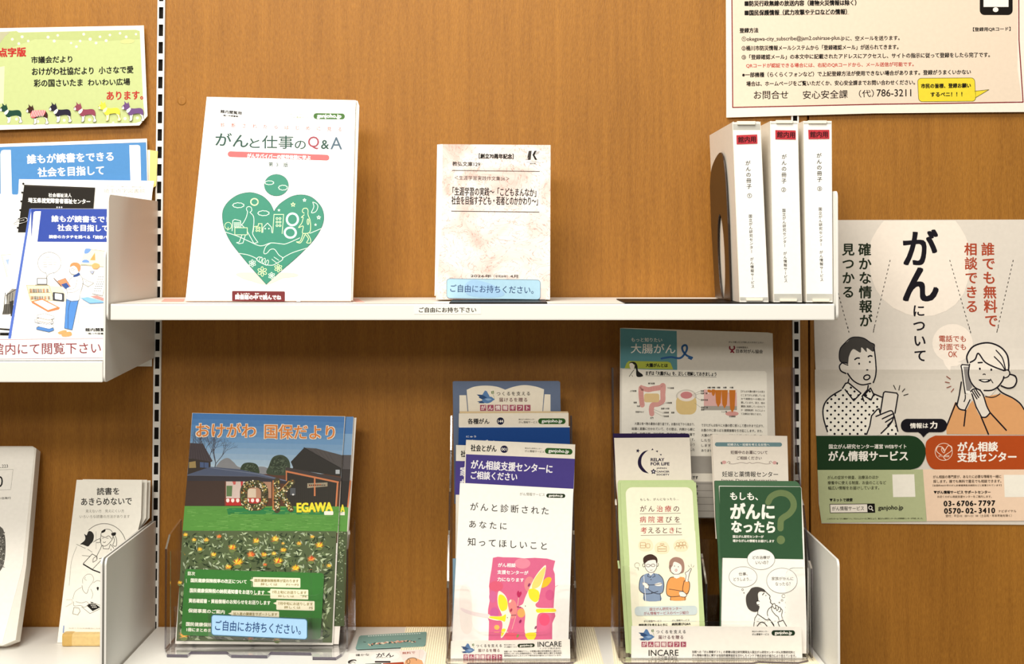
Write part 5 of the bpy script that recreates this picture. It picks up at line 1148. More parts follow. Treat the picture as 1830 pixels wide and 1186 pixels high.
BL = '#1c478c'; PU = '#4b4088'
for i in (1, 0):
    s = leaflet('booklet', ('blue booklet with cream heading band 144 in the middle holder', 'copy behind the blue booklet, showing as a tan top edge')[i], 'booklet', 915, .096 + i * .004, ZL + .03, .098 + i * .004, [(820 + i, 738.5 - i * 3.5), (1016 - i, 737.5 - i * 2.5), (1018, 1000), (817, 1000)], .003, ('#f0e8d8', '#d9c29a')[i], group='blue booklets in the middle holder')
    if i == 0:
        s.view('V').P([(236, 606), (1412, 606), (1420, 1100), (225, 1100)], BL); s.L([(240, 608), (1412, 606)], 12, '#f6f2e8', caps=False); s.up()
        s.T('各種がん', 332, 548, 560, 548, 58, '#17181c', .03); s.E(678, 546, 39, 39, '#14193a'); s.up().T('144', 652, 547, 706, 547, 28, '#f4efe4', .06); s.T('国立がん研究センター', 872, 528, 1048, 528, 14, '#55534a', .02); s.T('がん情報サービス', 872, 558, 1070, 558, 24, '#55534a', .01); pill(s, 1108, 547, 1338, 547, 60, '#2c5a24', 'ganjoho.jp', 42, .04)
        s.T('にゅう', 316, 710, 420, 710, 20, '#e8ecf4', .03); s.T('乳がん', 330, 800, 660, 800, 110, '#f0f2f6', .03)
    s.done()
s = leaflet('booklet', 'purple booklet at the left edge, mostly hidden behind the other purple one', 'booklet', 905, .066, ZL + .006, .082, [(815, 795), (1004, 799), (998, 1176), (813, 1176)], .003, '#efeadd', group='purple booklets in the middle holder')
s.view('V').P([(203, 968), (1325, 985), (1300, 1342), (196, 1325)], PU); s.up().T('社会とがん', 258, 892, 520, 898, 68, '#17181c', .03); s.T('家族が', 252, 1078, 560, 1090, 96, '#f4f2f6', .03); s.T('がんになったとき', 252, 1200, 900, 1215, 84, '#f4f2f6', .03); s.P([(172, 2000), (215, 2000), (215, 2700), (172, 2700)], '#8fb6d0'); s.done()
s = leaflet('booklet', 'purple booklet with cream heading band 001 behind the white leaflet', 'booklet', 925, .052, ZL + .006, .068, [(833, 785.7), (1028, 794), (1025.5, 873), (1012, 903), (1008, 1176), (812, 1176)], .003, '#efe8da', group='purple booklets in the middle holder')
s.view('V').P([(313, 897), (1466, 946), (1452, 1285), (1330, 1440), (300, 1800), (305, 1200)], PU); s.up()
s.T('社会とがん', 364, 829, 636, 838, 70, '#17181c', .03); s.E(718, 844, 40, 39, '#1d1a3c'); s.up().T('001', 688, 843, 748, 846, 30, '#f0ece4', .03); s.T('国立がん研究センター', 938, 832, 1118, 840, 14, '#6b675c', .02); s.T('がん情報サービス', 936, 862, 1142, 872, 24, '#6b675c', .01); pill(s, 1180, 861, 1410, 870, 62, '#2c5a24', 'ganjoho.jp', 44, .03)
s.T('がん相談支援センターに', 368, 1003, 1228, 1054, 94, '#f4f2f6', .03); s.T('ご相談ください', 366, 1116, 854, 1138, 84, '#f4f2f6', .03); s.done()
# white leaflet with the two birds
s = leaflet('leaflet', 'white leaflet with two yellow birds on pink, front of the middle holder', 'leaflet', 915, .010, ZL + .0075, .034, [(822, 862.4), (1024.8, 873.3), (1024, 890), (1015, 1176), (806.5, 1180)], .0016, '#f6f5f0')
s.view('W').T('がん情報サービス', 930, 264, 1208, 272, 36, '#6b6a55', .0); pill(s, 1248, 282, 1414, 285, 46, '#1f3018', 'ganjoho.jp', 30, .04)
CH = '#23211f'
s.W('がんと診断された', 420, 405, 1212, 452, 96, CH, .006); s.W('あなたに', 402, 600, 746, 622, 92, CH, .006); s.W('知ってほしいこと', 394, 798, 1198, 844, 98, CH, .006)
s.view('X'); PK = '#d7698f'
s.S([(280, 545), (380, 580), (500, 605), (600, 620), (600, 660), (480, 645), (360, 615), (290, 580)], '#e9d9da'); s.S([(270, 330), (390, 340), (400, 800), (280, 780)], '#f4ece6')
s.P([(643, -24), (700, -36), (760, -30), (900, -28), (1000, -18), (1120, -24), (1260, -15), (1353, 11), (1340, 60), (1330, 110), (1348, 160), (1352, 300), (1342, 420), (1335, 540), (1355, 640), (1320, 720), (1318, 910), (593, 916), (598, 700), (585, 660), (588, 560), (605, 470), (602, 330), (598, 300), (610, 200), (628, 100)], PK); s.up()
for x, y, rx, ry, c in ((980, 40, 90, 60, '#e58ba2'), (680, 300, 80, 60, '#d9607c'), (860, 870, 90, 40, '#e4607a'), (1230, 680, 60, 70, '#e2567a'), (1060, 280, 60, 90, '#df8a90'), (860, 560, 60, 110, '#e08a88'), (1290, 400, 50, 60, '#cf5a88'), (660, 600, 50, 60, '#c9609a'), (640, 420, 40, 70, '#cf6a9a')): s.E(x, y, rx, ry, c)
s.up(); YW, WB = '#f1de3a', '#f8f4dc'
s.S([(1300, 200), (1310, 230), (1270, 290), (1210, 318), (1190, 300), (1215, 240), (1260, 200)], '#f0bd35'); s.E(688, 768, 30, 28, '#f0b860'); s.E(965, 605, 45, 52, '#eda862')
s.up().P(cr([(1245, 60), (1236, 160), (1205, 270), (1175, 400), (1160, 470), (1128, 505), (1150, 542), (1250, 550), (1350, 552), (1356, 600), (1260, 602), (1180, 606), (1148, 650), (1140, 760), (1132, 860), (1100, 912), (1040, 905), (1015, 850), (1002, 760), (1012, 640), (1002, 575), (975, 540), (940, 530), (985, 500), (1010, 430), (1060, 320), (1120, 200), (1185, 110)], 4, True), WB)
s.P(cr([(710, 355), (765, 385), (802, 440), (815, 520), (830, 590), (850, 625), (845, 650), (828, 730), (790, 830), (740, 890), (735, 850), (752, 750), (738, 695), (680, 690), (598, 668), (596, 640), (690, 642), (744, 636), (735, 600), (702, 520), (695, 430)], 4, True), WB)
s.up().S([(1050, 340), (1120, 330), (1170, 370), (1165, 450), (1120, 480), (1060, 430)], YW); s.S([(1140, 560), (1250, 556), (1350, 558), (1352, 590), (1240, 596), (1150, 600)], YW); s.S([(1015, 840), (1130, 830), (1115, 900), (1040, 900)], YW); s.S([(1235, 80), (1230, 160), (1180, 290), (1100, 330), (1090, 280), (1140, 180)], '#f3d77a')
s.S([(712, 400), (770, 410), (808, 480), (800, 560), (740, 580), (704, 500)], YW); s.S([(610, 644), (740, 642), (790, 620), (780, 700), (740, 690), (620, 664)], YW); s.S([(745, 790), (790, 790), (760, 850), (738, 870)], YW)
s.S([(918, 370), (935, 350), (945, 370), (965, 360), (968, 390), (938, 430), (918, 400)], '#b8305e'); s.L([(936, 430), (925, 520)], 6, '#f0c8b0'); s.L([(905, 640), (860, 790)], 5, '#f0c8b0'); s.L([(918, 535), (960, 536)], 8, '#6d3a4a'); s.L([(850, 630), (905, 628)], 6, '#6d3a4a'); s.E(1013, 525, 5, 8, '#55424a', n=8); s.E(808, 657, 5, 7, '#55424a', n=8)
for x, y, c in ((1055, 285, '#8d3a6a'), (850, 572, '#a8405a'), (955, 700, '#8d2f5a'), (1130, 770, '#8a5a72'), (925, 865, '#8aa05a'), (840, 470, '#f2e0c8')): s.E(x, y, 12, 22, c, .5, n=10)
s.T('がん相談', 702, 58, 902, 62, 46, '#fbf4f4', .035); s.T('支援センターが', 694, 138, 1046, 148, 46, '#fbf4f4', .035); s.T('力になります', 694, 220, 996, 230, 46, '#fbf4f4', .035); s.done()
s = leaflet('card', 'small white sponsor card at the front of the middle holder', 'card', 912, .0045, zm + .0027, .0046, AV('X', [(165, 925), (1520, 903), (1525, 1150), (160, 1165)]), .0006, '#f7f5ef', pyt=1143)
s.view('X'); gift(s, 278, 950, .825); s.T('国立がん研究センター', 770, 966, 900, 966, 12, '#3a3a34', .02); s.T('がん情報サービス', 770, 992, 915, 991, 16, '#3a3a34', .02); pill(s, 945, 977, 1098, 972, 42, '#1f3018', 'ganjoho.jp', 28, .04)
s.T('INCARE', 1154, 962, 1424, 956, 58, '#1b1918', .015); s.T('インケア株式会社', 1172, 1008, 1414, 1005, 20, '#3a3734', .0)
for i, tt in enumerate(('当館への「がん情報ギフト」の寄贈は国立研究開発法人国立がん', '研究センターがん対策研究所と「がん情報の普及に関する包括的', '連携協定を交わしたインケア株式会社の協力により支えています。')): s.T(tt, 770, 1042 + i * 25, 1424, 1036 + i * 25, 19, '#3a3734', .02)
s.done()

# ------------------------------------------------------------------ right holder
A = ground(1105, 1181, zm); ym = A.y
fr = AV('c', [(-610, 1150), (-610, 345)]) + cr(AV('c', [(-560, 345), (-500, 380), (-480, 480), (-470, 700), (-430, 790), (-380, 818)]), 5) + cr(AV('c', [(640, 820), (740, 812), (785, 760), (790, 600), (792, 430), (820, 375), (860, 360)]), 5) + AV('c', [(985, 360), (985, 1150)])
Wr = ground(1453, 1181, zm).x - A.x
uM = ground(1268, 1181, zm).x - A.x
h = holder('wide clear tiered holder at the right, leaflets in two columns', 1105, 1453, 1181, zm, fr, [(0, .004), (0, .118), (.014, .125), (.050, .19), (.062, .196), (.096, .262), (.108, .366), (.122, .366), (.128, .004)],
           [((.124, .004), (.115, .366)), ((.088, .004), (.076, .14)), ((.046, .004), (.038, .075))], AV('c', [(-625, 1150), (-600, 1172), (500, 1172), (560, 1160), (700, 1165), (900, 1168), (985, 1150)]), .13, [(uM, [(.036, .005), (.036, .09), (.080, .12), (.080, .005)])], bt=.0026)
h.done()
s = leaflet('leaflet', 'large grey leaflet with teal corner and colon drawings, back of the right holder', 'leaflet', 1245, .098, ZL + .10, .110, AV('Y', [(195, 82), (240, 80), (1540, 122), (1580, 130), (1602, 1068), (1625, 1800), (185, 1800), (190, 1040)]), .003, '#dcd7cd')
s.view('Y')
s.P([(196, 84), (708, 108), (713, 470), (196, 445)], '#5b929b'); s.up().P(s.rr(205, 458, 1526, 1900, 14)[:0] + [(212, 455), (1510, 472), (1526, 490), (1535, 1240), (206, 1240)], '#f5f1e6')
TL_ = '#f4f2ec'; s.T('もっと知りたい', 296, 186, 576, 190, 38, TL_, .015); s.T('大腸がん', 292, 266, 696, 270, 88, TL_, .012)
s.P([(235, 446), (252, 400), (272, 380), (625, 386), (652, 396), (676, 456)], '#b4c04a'); s.up(); rb = '#2f5e96'
s.SL([(848, 350), (800, 330), (765, 290), (758, 255), (775, 238), (795, 240), (802, 265), (790, 300), (755, 345), (720, 355), (660, 345), (600, 352), (570, 358)], 18, rb); s.P([(830, 340), (858, 345), (842, 372), (805, 355)], rb)
s.T('大腸がんとは', 428, 418, 626, 420, 34, K, .045); s.T('まずは「大腸がん」を、正しく理解しておきましょう', 428, 490, 1068, 500, 36, K, .04); s.L([(428, 513), (1068, 526)], 3, '#3a3734')
s.S([(278, 400), (300, 388), (330, 392), (350, 420), (358, 470), (395, 500), (398, 520), (345, 520), (338, 450), (318, 440), (330, 415), (300, 410)], '#1d1b19'); s.S([(280, 405), (305, 400), (325, 425), (318, 450), (300, 458), (284, 440)], '#f4ece0'); s.SL([(278, 520), (305, 480), (320, 462)], 5, '#1d1b19'); s.SL([(300, 510), (308, 520)], 4, '#1d1b19')
rd = '#8c2f3c'; s.SL([(1190, 250), (1192, 270), (1215, 285), (1200, 300)], 13, rd); s.SL([(1230, 248), (1232, 268), (1208, 285), (1226, 302)], 13, rd); s.T('公益財団法人', 1250, 256, 1358, 258, 16, '#55504a', .03); s.T('日本対がん協会', 1248, 290, 1490, 295, 34, '#3c3834', .02); s.T('がんで苦しむ人や悲しむ人をなくしたい', 1180, 208, 1496, 213, 16, '#6b665e', .02)
pk, pk2 = '#dba09a', '#c98580'
s.SL([(395, 780), (385, 700), (385, 630), (400, 628), (450, 640), (500, 630), (560, 620), (585, 605), (582, 680), (580, 740), (540, 770), (490, 780), (478, 820), (482, 860)], 46, pk); s.up().R(412, 675, 550, 755, '#e2c692', 20)
for i in range(9): s.SL([(370 + i * 0, 660 + i * 14), (390, 664 + i * 14), (405, 660 + i * 14)], 3, pk2)
for i in range(10): s.L([(420 + i * 15, 620), (424 + i * 15, 655)], 3, pk2)
s.L([(425, 690), (540, 690)], 3, '#c9a66a'); s.L([(420, 720), (545, 720)], 3, '#c9a66a')
s.R(702, 690, 888, 866, '#e0c58a', 60); s.E(795, 700, 94, 62, '#d2cdc2'); s.up().E(796, 698, 80, 48, '#f0e6dc'); s.up().E(796, 690, 54, 32, '#d0888a')
s.P([(955, 640), (1252, 640), (1255, 790), (955, 788)], '#e2b4b0'); s.P([(955, 788), (1255, 790), (1255, 826), (955, 826)], '#a8a49c'); og = '#c9772c'
s.P([(985, 640), (1250, 640), (1250, 668), (985, 660)], '#f0e4d4'); s.up().S([(990, 640), (1020, 645), (1022, 665), (990, 662)], og); s.S([(1025, 642), (1056, 642), (1054, 680), (1040, 698), (1028, 680)], og)
for x, y in ((1085, 800), (1142, 812), (1212, 850)): s.P([(x - 28, 644), (x + 30, 644), (x + 22, y - 40), (x, y), (x - 20, y - 40)], og)
s.R(990, 660, 1000, 676, '#f4ece0'); s.E(1210, 858, 60, 22, '#dba09a')
for i, (x, tt) in enumerate(((1002, '0期'), (1042, 'Ⅰ期'), (1088, 'Ⅱ期'), (1145, 'Ⅲ期'), (1206, 'Ⅳ期'))): s.T(tt, x - 15, 621, x + 15, 622, 16, K, .03)
for x0, x1, y, tt in ((448, 508, 584, '横行結腸'), (282, 342, 652, '上行結腸'), (622, 682, 626, '下行結腸'), (316, 345, 757, '盲腸'), (346, 374, 790, '虫垂'), (608, 664, 760, 'Ｓ状結腸'), (566, 640, 812, '直腸Ｓ状部'), (580, 636, 848, '上部直腸'), (580, 636, 882, '下部直腸'), (658, 686, 848, '直腸'), (335, 412, 842, '回盲弁など'), (468, 496, 898, '肛門'), (926, 956, 652, '粘膜'), (926, 986, 674, '粘膜下層'), (928, 990, 734, '固有筋層'), (930, 990, 802, '漿膜下層'), (930, 958, 822, '漿膜'), (1115, 1165, 842, 'リンパ管'), (1184, 1242, 883, '近接臓器')): s.T(tt, x0, y, x1, y, 16, '#4a4640', .02)
for a in ((842, 690, 922, 652), (850, 696, 922, 674), (860, 700, 924, 734), (870, 760, 926, 802), (500, 820, 576, 850), (500, 840, 576, 880), (545, 790, 605, 762)): s.L([a[:2], a[2:]], 2, '#8a857c')
for i, tt in enumerate(('【がんは大腸の壁からの深さ', 'どこまでがんが達している', 'かで病期をⅠ～Ⅳ期に分', '類しています。深さ、他の', '臓器に転移しているかどう', 'か（遠隔転移）などによっ', 'て治療法が異なります。')): s.T(tt, 1292, 655 + i * 34, 1508 - (i == 6) * 30, 660 + i * 34, 20, '#55504a', .01)
for i, (a, b) in enumerate((('　大腸は食べ物の最後の通り道です。お腹の右下から始まり、', 'できたがんは徐々に大腸の壁に侵入して壁の外まで広がり、'), ('結腸と直腸に分かれていて、その壁は、内側から順に', 'お腹の中に散らばる腹膜播種を引き起こします。また、'), ('粘膜、粘膜下層、固有筋層、漿膜下層、漿膜の5層で', '大腸の壁の中のリンパ液や血液の流れに乗って'), ('構成されています。大腸がんは粘膜から発生します。', 'したり、リンパ節や肝臓、肺などに転移'), ('大腸がんの多くは良性のポリープががん化するという', 'します。早期には自覚症状がほとんど'), ('過程で発生しますが、正常な粘膜から直接発生した', 'ありませんので注意が必要です。検査を受け'))):
    s.T(a, 300 + (i == 0) * 26, 948 + i * 46, 872, 955 + i * 46, 26, '#3e3a36', .01); s.T(b, 932, 962 + i * 46, 1500 - i * 10, 970 + i * 46, 26, '#3e3a36', .01)
s.P([(206, 1240), (1560, 1250), (1605, 1800), (186, 1800)], '#a29d96'); s.P([(206, 1395), (1570, 1405), (1572, 1480), (205, 1470)], '#e6e0d4'); s.up().T('大腸がんは、自覚症状がないと誤解されがちです', 330, 1430, 900, 1438, 32, K, .05)
for i in range(6): s.L([(206, 1490 + i * 62), (1580, 1498 + i * 62)], 4, '#6b6660')
for i, tt in enumerate(('血便', '下痢・便秘', '腹痛', '貧血', '体重減少')): s.T(tt, 830, 1520 + i * 62, 900, 1521 + i * 62, 26, '#2a2724', .03)
s.done()
# left column
for i in (1, 0):
    s = leaflet('leaflet', ('cream leaflet with purple crescent moon and star emblem in the right holder', 'dark purple leaflet edge behind the crescent moon leaflet')[i], 'leaflet', 1165, .062 + i * .004, ZL + .05, .074 + i * .004, (AV('Z', [(163, 132), (965, 128), (985, 620), (1000, 900), (210, 900), (185, 620)]), AV('Z', [(150, 95), (155, 85), (945, 86), (962, 100), (975, 700), (192, 700)]))[i], .0022, ('#f1e9dc', '#2b1c48')[i])
    if i == 0:
        s.view('Z'); C_ = '#241a3a'
        s.P(cr([(526, 260), (470, 280), (430, 330), (414, 385), (425, 440), (470, 490), (530, 508)], 5) + cr([(530, 508), (490, 470), (458, 425), (450, 380), (460, 330), (490, 290), (526, 260)], 5)[1:-1], C_)
        starf(s, 414, 268, 24, C_, .2)
        for a in (((556, 262), (580, 258), (570, 240)), ((602, 270), (628, 264), (624, 285)), ((645, 304), (668, 302), (660, 320))): s.P(a, C_)
        s.T('RELAY', 552, 362, 694, 362, 32, C_, .06); s.T('FOR LIFE', 552, 406, 748, 406, 32, C_, .06); s.T('JAPAN', 612, 454, 718, 454, 18, C_, .06); s.T('CANCER', 612, 488, 748, 488, 18, C_, .06); s.T('SOCIETY', 612, 520, 748, 520, 18, C_, .06)
        starf(s, 580, 488, 32, C_, 0, .55); s.up(); starf(s, 580, 488, 12, '#e8e4ee', 0, .55)
    s.done()
for i in (1, 0):
    s = leaflet('leaflet', ('pale green leaflet with a man in blue and a woman in orange', 'copy behind the pale green leaflet, showing as a green top and left edge')[i], 'leaflet', 1180, .012 + i * .004, ZL + .0075, .040 + i * .004, (AV('Z', [(228, 606), (1030, 602), (1068, 1186)]) + AV('a', [(895, 560), (915, 860), (925, 1140), (270, 1150), (235, 600)]) + AV('Z', [(250, 1186)]), AV('Z', [(202, 604), (215, 580), (995, 578), (1012, 592), (1040, 1186)]) + AV('a', [(880, 860), (880, 1140), (235, 1140), (195, 500)]) + AV('Z', [(208, 1000)]))[i], .0022, '#bfd29a')
    if i == 0:
        s.view('Z').P(s.rr(286, 654, 994, 1400, 70)[21:] + s.rr(286, 654, 994, 1400, 70)[:7] + [(1010, 1000), (1040, 1500), (330, 1500), (300, 1000)], '#f4f1da'); s.view('a').P([(255, 40), (830, 40), (852, 400), (868, 860), (868, 1080), (300, 1090), (275, 600)], '#f4f1da'); s.up().view('Z')
        s.W('もしも、がんになったら…', 452, 784, 836, 778, 30, '#3e3a36', .01)
        rT, kT = '#b5363a', '#5a2a2a'
        for row, (tt, cols, y, x0, x1) in enumerate((('がん治療の', '00110', 882, 470, 822), ('病院選びを', '11100', 996, 468, 832), ('考えるときに', '100010', 1110, 478, 848))):
            n = len(tt)
            for k, ch in enumerate(tt): x = x0 + (x1 - x0) * k / (n - 1); s.W(ch, x, y, x + .01, y, 72, rT if cols[k] == '1' else kT, .006)
            s.L([(434 + row * 6, y + 54), (868 + row * 8, y + 47)], 4, kT, caps=False)
        s.view('a')
        for x, y in ((405, 165), (545, 188), (708, 168)): s.S([(x - 65, y), (x - 40, y - 45), (x + 30, y - 55), (x + 65, y), (x + 40, y + 45), (x - 40, y + 45)], '#f5e6c4')
        s.up(); br = '#a8742e'
        s.RO(358, 140, 402, 186, 3, br, 6); s.RO(408, 150, 440, 186, 3, br, 10); s.L([(360, 165), (400, 165)], 3, br); s.L([(508, 215), (508, 175), (530, 175), (530, 150), (560, 150), (560, 175), (582, 175), (582, 215)], 3, br, True); s.L([(515, 195), (575, 195)], 4, br); s.E(545, 165, 6, 6, br, n=8)
        for x, y in ((680, 155), (708, 150), (736, 148)): s.EO(x, y, 14, 14, 3, br, n=14); s.SL([(x - 24, y + 40), (x - 18, y + 20), (x, y + 16), (x + 18, y + 20), (x + 24, y + 40)], 3, br)
        ln = '#2e2c33'
        # man in blue
        s.S([(385, 420), (420, 405), (480, 405), (520, 415), (552, 450), (562, 510), (555, 560), (530, 580), (535, 640), (392, 640), (385, 580), (350, 550), (350, 490), (365, 440)], '#8497b4', 3); s.up(); s.S([(405, 300), (500, 290), (500, 350), (480, 385), (450, 398), (420, 385), (400, 350)], '#f8efe6'); s.P([(425, 385), (475, 385), (468, 405), (448, 425), (430, 405)], '#f8efe6'); s.EO(388, 335, 10, 14, 4, ln); s.EO(504, 330, 10, 14, 4, ln)
        s.up().S([(385, 310), (385, 270), (420, 245), (460, 242), (500, 270), (505, 310), (495, 315), (485, 290), (430, 295), (398, 318)], '#43302a'); s.SL([(398, 320), (402, 360), (425, 390), (450, 398), (478, 388), (498, 355), (500, 315)], 4, ln); s.EO(425, 338, 17, 11, 4, ln); s.EO(468, 336, 17, 11, 4, ln); s.L([(442, 336), (451, 336)], 4, ln); s.SL([(440, 375), (450, 380), (462, 374)], 3, ln)
        s.L([(430, 405), (420, 430), (445, 440), (452, 425)], 4, ln); s.L([(475, 402), (485, 430), (462, 440)], 4, ln); s.SL([(385, 420), (360, 445), (348, 500), (352, 550), (388, 578), (440, 580), (510, 560)], 5, ln); s.SL([(515, 412), (550, 448), (562, 510), (548, 570), (500, 580), (430, 545), (418, 505)], 5, ln); s.L([(388, 580), (394, 640)], 4, ln); s.L([(530, 585), (532, 640)], 4, ln)
        s.S([(375, 488), (400, 482), (428, 505), (425, 535), (400, 530)], '#f8efe6'); s.S([(480, 500), (520, 485), (545, 492), (535, 512), (495, 512)], '#f8efe6'); s.up().SL([(375, 488), (400, 484), (430, 505), (425, 535), (400, 530), (385, 505)], 3, ln); s.SL([(420, 505), (480, 503), (545, 492)], 4, ln); s.L([(388, 430), (404, 640)], 5, '#e8ecf0'); s.E(450, 458, 4, 5, ln, n=8); s.E(456, 572, 4, 5, ln, n=8)
        s.EO(330, 335, 22, 22, 3, '#8a857c', 60, 380); s.L([(338, 358), (342, 378)], 4, '#55504a')
        # woman in orange
        s.S([(610, 445), (650, 435), (735, 440), (745, 475), (780, 480), (778, 560), (750, 605), (742, 636), (618, 636), (618, 605), (585, 580), (585, 510)], '#eba05c', 3); s.up(); s.S([(620, 350), (640, 310), (680, 300), (715, 340), (712, 385), (690, 410), (650, 408), (625, 385)], '#f8efe6'); s.P([(648, 400), (692, 400), (696, 440), (670, 450), (644, 438)], '#f8efe6')
        s.up().P(cr([(605, 350), (610, 300), (640, 270), (680, 266), (720, 285), (736, 330), (732, 390), (705, 405)], 4) + cr([(705, 405), (715, 360), (700, 325), (650, 305), (635, 340), (620, 360), (625, 395), (612, 385)], 4), '#a48274'); s.SL([(625, 395), (650, 412), (690, 410), (712, 390)], 4, ln); s.EO(614, 352, 8, 13, 3, ln); s.E(652, 342, 4, 4, ln, n=8); s.E(685, 348, 4, 4, ln, n=8); s.EO(666, 378, 8, 9, 4, '#b0484a', n=14)
        s.SL([(645, 436), (612, 445), (586, 500), (584, 580), (620, 605), (700, 600)], 5, ln); s.L([(606, 540), (720, 558)], 4, ln); s.L([(618, 606), (618, 636)], 4, ln); s.L([(742, 606), (742, 636)], 4, ln); s.SL([(735, 470), (778, 478), (780, 540), (760, 580), (735, 570), (722, 540), (735, 470)], 5, ln)
        s.S([(692, 565), (720, 560), (755, 590), (745, 606), (705, 604)], '#f8efe6'); s.S([(745, 470), (748, 420), (745, 400), (770, 385), (790, 362), (795, 370), (780, 405), (772, 470)], '#f8efe6'); s.up().SL([(745, 468), (752, 425), (745, 400), (768, 386), (790, 362), (796, 370), (780, 408), (768, 468)], 4, ln); s.SL([(692, 565), (725, 562), (756, 590), (740, 608), (705, 604)], 4, ln)
        for b_ in ((770, 335, 780, 350), (795, 325, 797, 345), (820, 338, 808, 352)): s.L([b_[:2], b_[2:]], 3, '#8a857c')
        s.R(310, 690, 848, 770, '#c9d6d8', 30, -8); s.up(); s.T('国立がん研究センター', 438, 714, 712, 706, 26, '#9a3c40', .01); s.T('がん情報サービスのページ紹介', 388, 750, 776, 742, 28, '#9a3c40', .01); s.T('がん情報サービス', 388, 816, 540, 814, 18, '#3e3a36', .01); s.T('がん情報サービス', 630, 812, 780, 808, 18, '#3e3a36', .01); s.T('病院選びを考えるときに', 344, 850, 592, 846, 22, K, .04); s.T('病院選びQ&A', 628, 844, 790, 838, 22, K, .04)
    s.done()
# right column
for i in (1, 0):
    s = leaflet('leaflet', ('cream leaflet with grey-teal heading bar behind the green question booklet', 'copy behind the cream leaflet with the grey-teal bar, left edge showing')[i], 'leaflet', 1340, .062 + i * .004, ZL + .05, .074 + i * .004, AV('b', [(192 - i * 14, 96 + i * 8), (200 - i * 14, 94 + i * 8), (990, 112 + i * 3), (1003, 600), (1010, 1200), (250 - i * 18, 1200), (214 - i * 14, 590)]), .0022, '#f1e8db', group='leaflets on medicine in the right holder')
    if i == 0:
        s.view('b'); pill(s, 245, 200, 912, 202, 44, '#6f9096', '妊婦さん・妊娠を考える女性へ', 26, .02, .55)
        s.T('妊娠中のお薬について', 390, 284, 780, 286, 38, '#55403e', .02); s.T('ご相談ください', 456, 344, 718, 345, 36, '#55403e', .02); s.T('妊娠と薬情報センター', 300, 514, 892, 518, 58, '#2a2725', .008)
        s.SL([(350, 395), (370, 380), (385, 390), (372, 402), (420, 408), (500, 392), (560, 402), (590, 392), (620, 402), (680, 392), (760, 408), (810, 402), (798, 388), (815, 378), (830, 392)], 4, '#7d6a64'); s.E(320, 390, 24, 18, '#dba8a4', n=14); s.E(856, 394, 22, 18, '#dba8a4', n=14); s.S([(285, 390), (300, 385), (302, 410), (290, 408)], '#6b6a60'); s.S([(878, 390), (892, 395), (888, 412), (876, 410)], '#6b6a60')
        s.T('Japan Drug Information', 285, 584, 880, 586, 34, '#2a2725', .01)
    s.done()
GR = '#34553a'
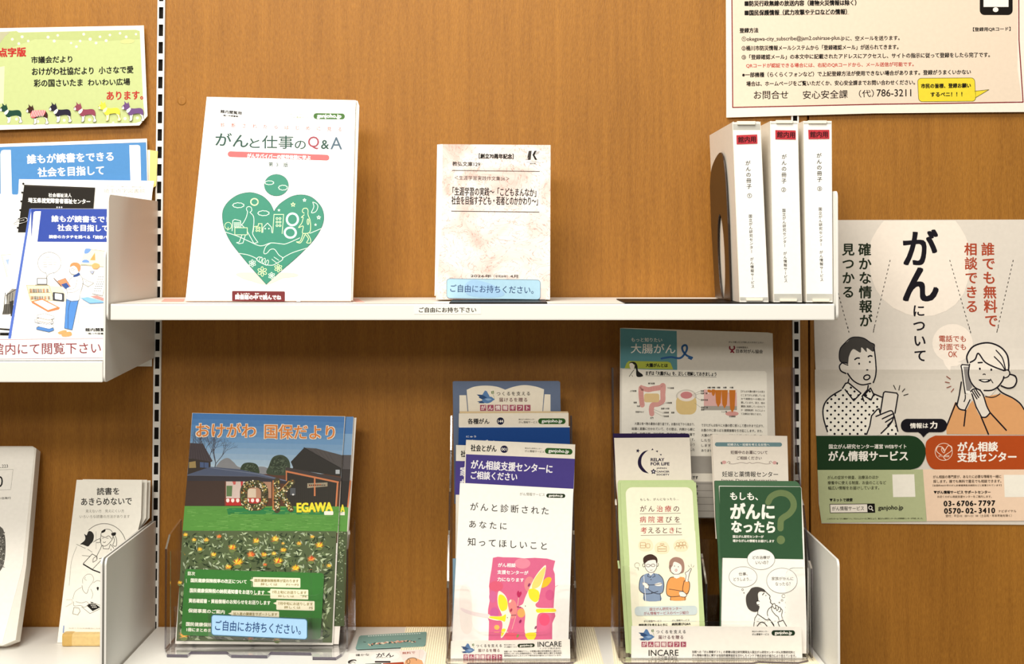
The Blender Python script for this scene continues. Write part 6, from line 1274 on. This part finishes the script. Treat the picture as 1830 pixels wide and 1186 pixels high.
for i in (1, 0):
    q = (AV('b', [(268, 645), (275, 640), (1128, 648), (1140, 660)]) + AV('c', [(945, 0), (952, 200), (972, 860), (972, 1150), (240, 1150), (238, 800), (250, 215), (240, 0)]), AV('b', [(222, 590), (232, 585), (1085, 590), (1110, 610), (1128, 645)]) + AV('c', [(938, 200), (960, 860), (960, 1140), (225, 1140), (228, 640), (208, 165), (190, -50)]))[i]
    s = leaflet('booklet', ('white and dark green booklet with question mark and thinking person drawing', 'copy behind the dark green question mark booklet, its top edge showing')[i], 'booklet', 1362, .012 + i * .008, ZL + .0075, .040 + i * .008, q, .0055, ('#f5f3ec', '#46694c')[i], group='green question mark booklets in the right holder'); s.rough = .3
    if i == 0:
        s.view('b').P([(272, 646), (1128, 650), (1138, 664), (1150, 1186)] + [(1160, 1418), (285, 1402)] + [(277, 1186)], GR); s.up(); Q_ = '#6a7d52'
        s.L(cr([(788, 812), (815, 760), (870, 725), (930, 715), (1000, 735), (1050, 795), (1055, 870), (1010, 935), (950, 975), (922, 1010), (918, 1090)], 5), 66, Q_); s.E(922, 1212, 44, 46, Q_)
        s.up(); W2 = '#f4f2ea'; s.T('もしも、', 386, 748, 678, 752, 78, W2, .04); s.T('がんに', 392, 905, 850, 908, 160, W2, .045); s.T('なったら', 402, 1072, 856, 1078, 116, W2, .045)
        s.view('c').T('国立がん研究センターが', 336, 88, 600, 90, 24, W2, .03); s.T('確かながんの情報をお届けします', 336, 124, 692, 128, 24, W2, .03)
        g_ = '#57524c'
        for x, y, rx, ry in ((578, 285, 119, 88), (423, 436, 121, 88), (758, 468, 132, 108)): s.E(x, y, rx, ry, '#f8f6f0'); s.up(); s.EO(x, y, rx, ry, 3, g_, n=44)
        s.T('どの治療が', 506, 268, 656, 268, 28, g_, .01); s.T('いいの？', 532, 312, 640, 312, 28, g_, .01); s.T('仕事、', 386, 410, 462, 410, 28, g_, .01); s.T('どうしよう…', 342, 456, 500, 454, 28, g_, .01); s.T('家族ががんに', 670, 450, 856, 450, 30, g_, .01); s.T('なったら？', 702, 496, 832, 496, 30, g_, .01)
        for x, y, r in ((419, 545, 8), (431, 573, 4), (772, 600, 15), (759, 637, 8), (736, 656, 5)): s.EO(x, y, r, r, 3, g_, n=14)
        s.S([(475, 560), (500, 530), (550, 522), (600, 540), (615, 565), (575, 560), (552, 580), (555, 640), (535, 650), (540, 675), (565, 690), (550, 730), (510, 735), (470, 710), (450, 660), (450, 600)], '#4a4643')
        b_ = '#26231f'; s.SL([(600, 545), (630, 575), (655, 600), (652, 620), (662, 640), (658, 655), (675, 670), (672, 690)], 6, b_); s.SL([(672, 690), (645, 710), (632, 740), (636, 772)], 5, b_); s.EO(552, 658, 16, 18, 5, b_, 60, 320); s.L([(552, 720), (548, 755)], 5, b_); s.L([(590, 590), (604, 574)], 6, b_); s.E(620, 595, 4, 4, b_, n=8)
        s.L([(548, 755), (525, 790), (515, 860)], 5, b_); s.L([(548, 755), (620, 805), (655, 805), (690, 860)], 6, b_); s.SL([(545, 860), (570, 830), (600, 828), (630, 860)], 7, b_); s.SL([(640, 790), (665, 815), (690, 850)], 5, b_)
        s.SL([(672, 690), (670, 720), (700, 760), (725, 780), (735, 815)], 5, b_); s.SL([(680, 670), (695, 665), (705, 690), (695, 710), (680, 690)], 5, b_); s.SL([(705, 680), (720, 685), (728, 705), (715, 725), (705, 700)], 5, b_); s.SL([(725, 695), (745, 700), (745, 730), (730, 735)], 5, b_); s.SL([(745, 705), (762, 725), (755, 765), (765, 800)], 5, b_); s.L([(722, 825), (768, 808), (798, 860)], 6, b_); s.L([(722, 825), (738, 862)], 6, b_)
        s.up()
        for k in range(60):
            x, y = random.uniform(535, 620), random.uniform(780, 850)
            if y > 770 + (x - 540) * .6: s.E(x, y, 1.8, 1.8, '#6b6660', n=6)
    s.done()
s = leaflet('card', 'long white sponsor card along the front of the right holder', 'card', 1280, .0045, zm + .0027, .0046, [(1128.5, 1118), (1432, 1119.5), (1434, 1180), (1128, 1179)], .0006, '#f7f5ef', pyt=1118)
s.view('a'); gift(s, 342, 884, .72); s.T('INCARE', 430, 1090, 686, 1088, 52, '#1b1918', .015); s.T('インケア株式会社', 450, 1126, 676, 1125, 16, '#3a3734', .0)
s.view('c').T('国立がん研究センター', 502, 905, 640, 905, 12, '#3a3a34', .02); s.T('がん情報サービス', 502, 930, 646, 930, 18, '#3a3a34', .02); pill(s, 692, 918, 848, 918, 46, '#17301c', 'ganjoho.jp', 34, .04)
s.T('当館への「がん情報ギフト」の寄贈は国立研究開発法人国立がん研究センターがん対策研究所と', -15, 1080, 870, 1084, 22, '#3a3734', .02); s.T('がん情報の普及に関する包括的連携協定を交わしたインケア株式会社の協力により支えています。', -15, 1110, 880, 1114, 22, '#3a3734', .02)
s.done()
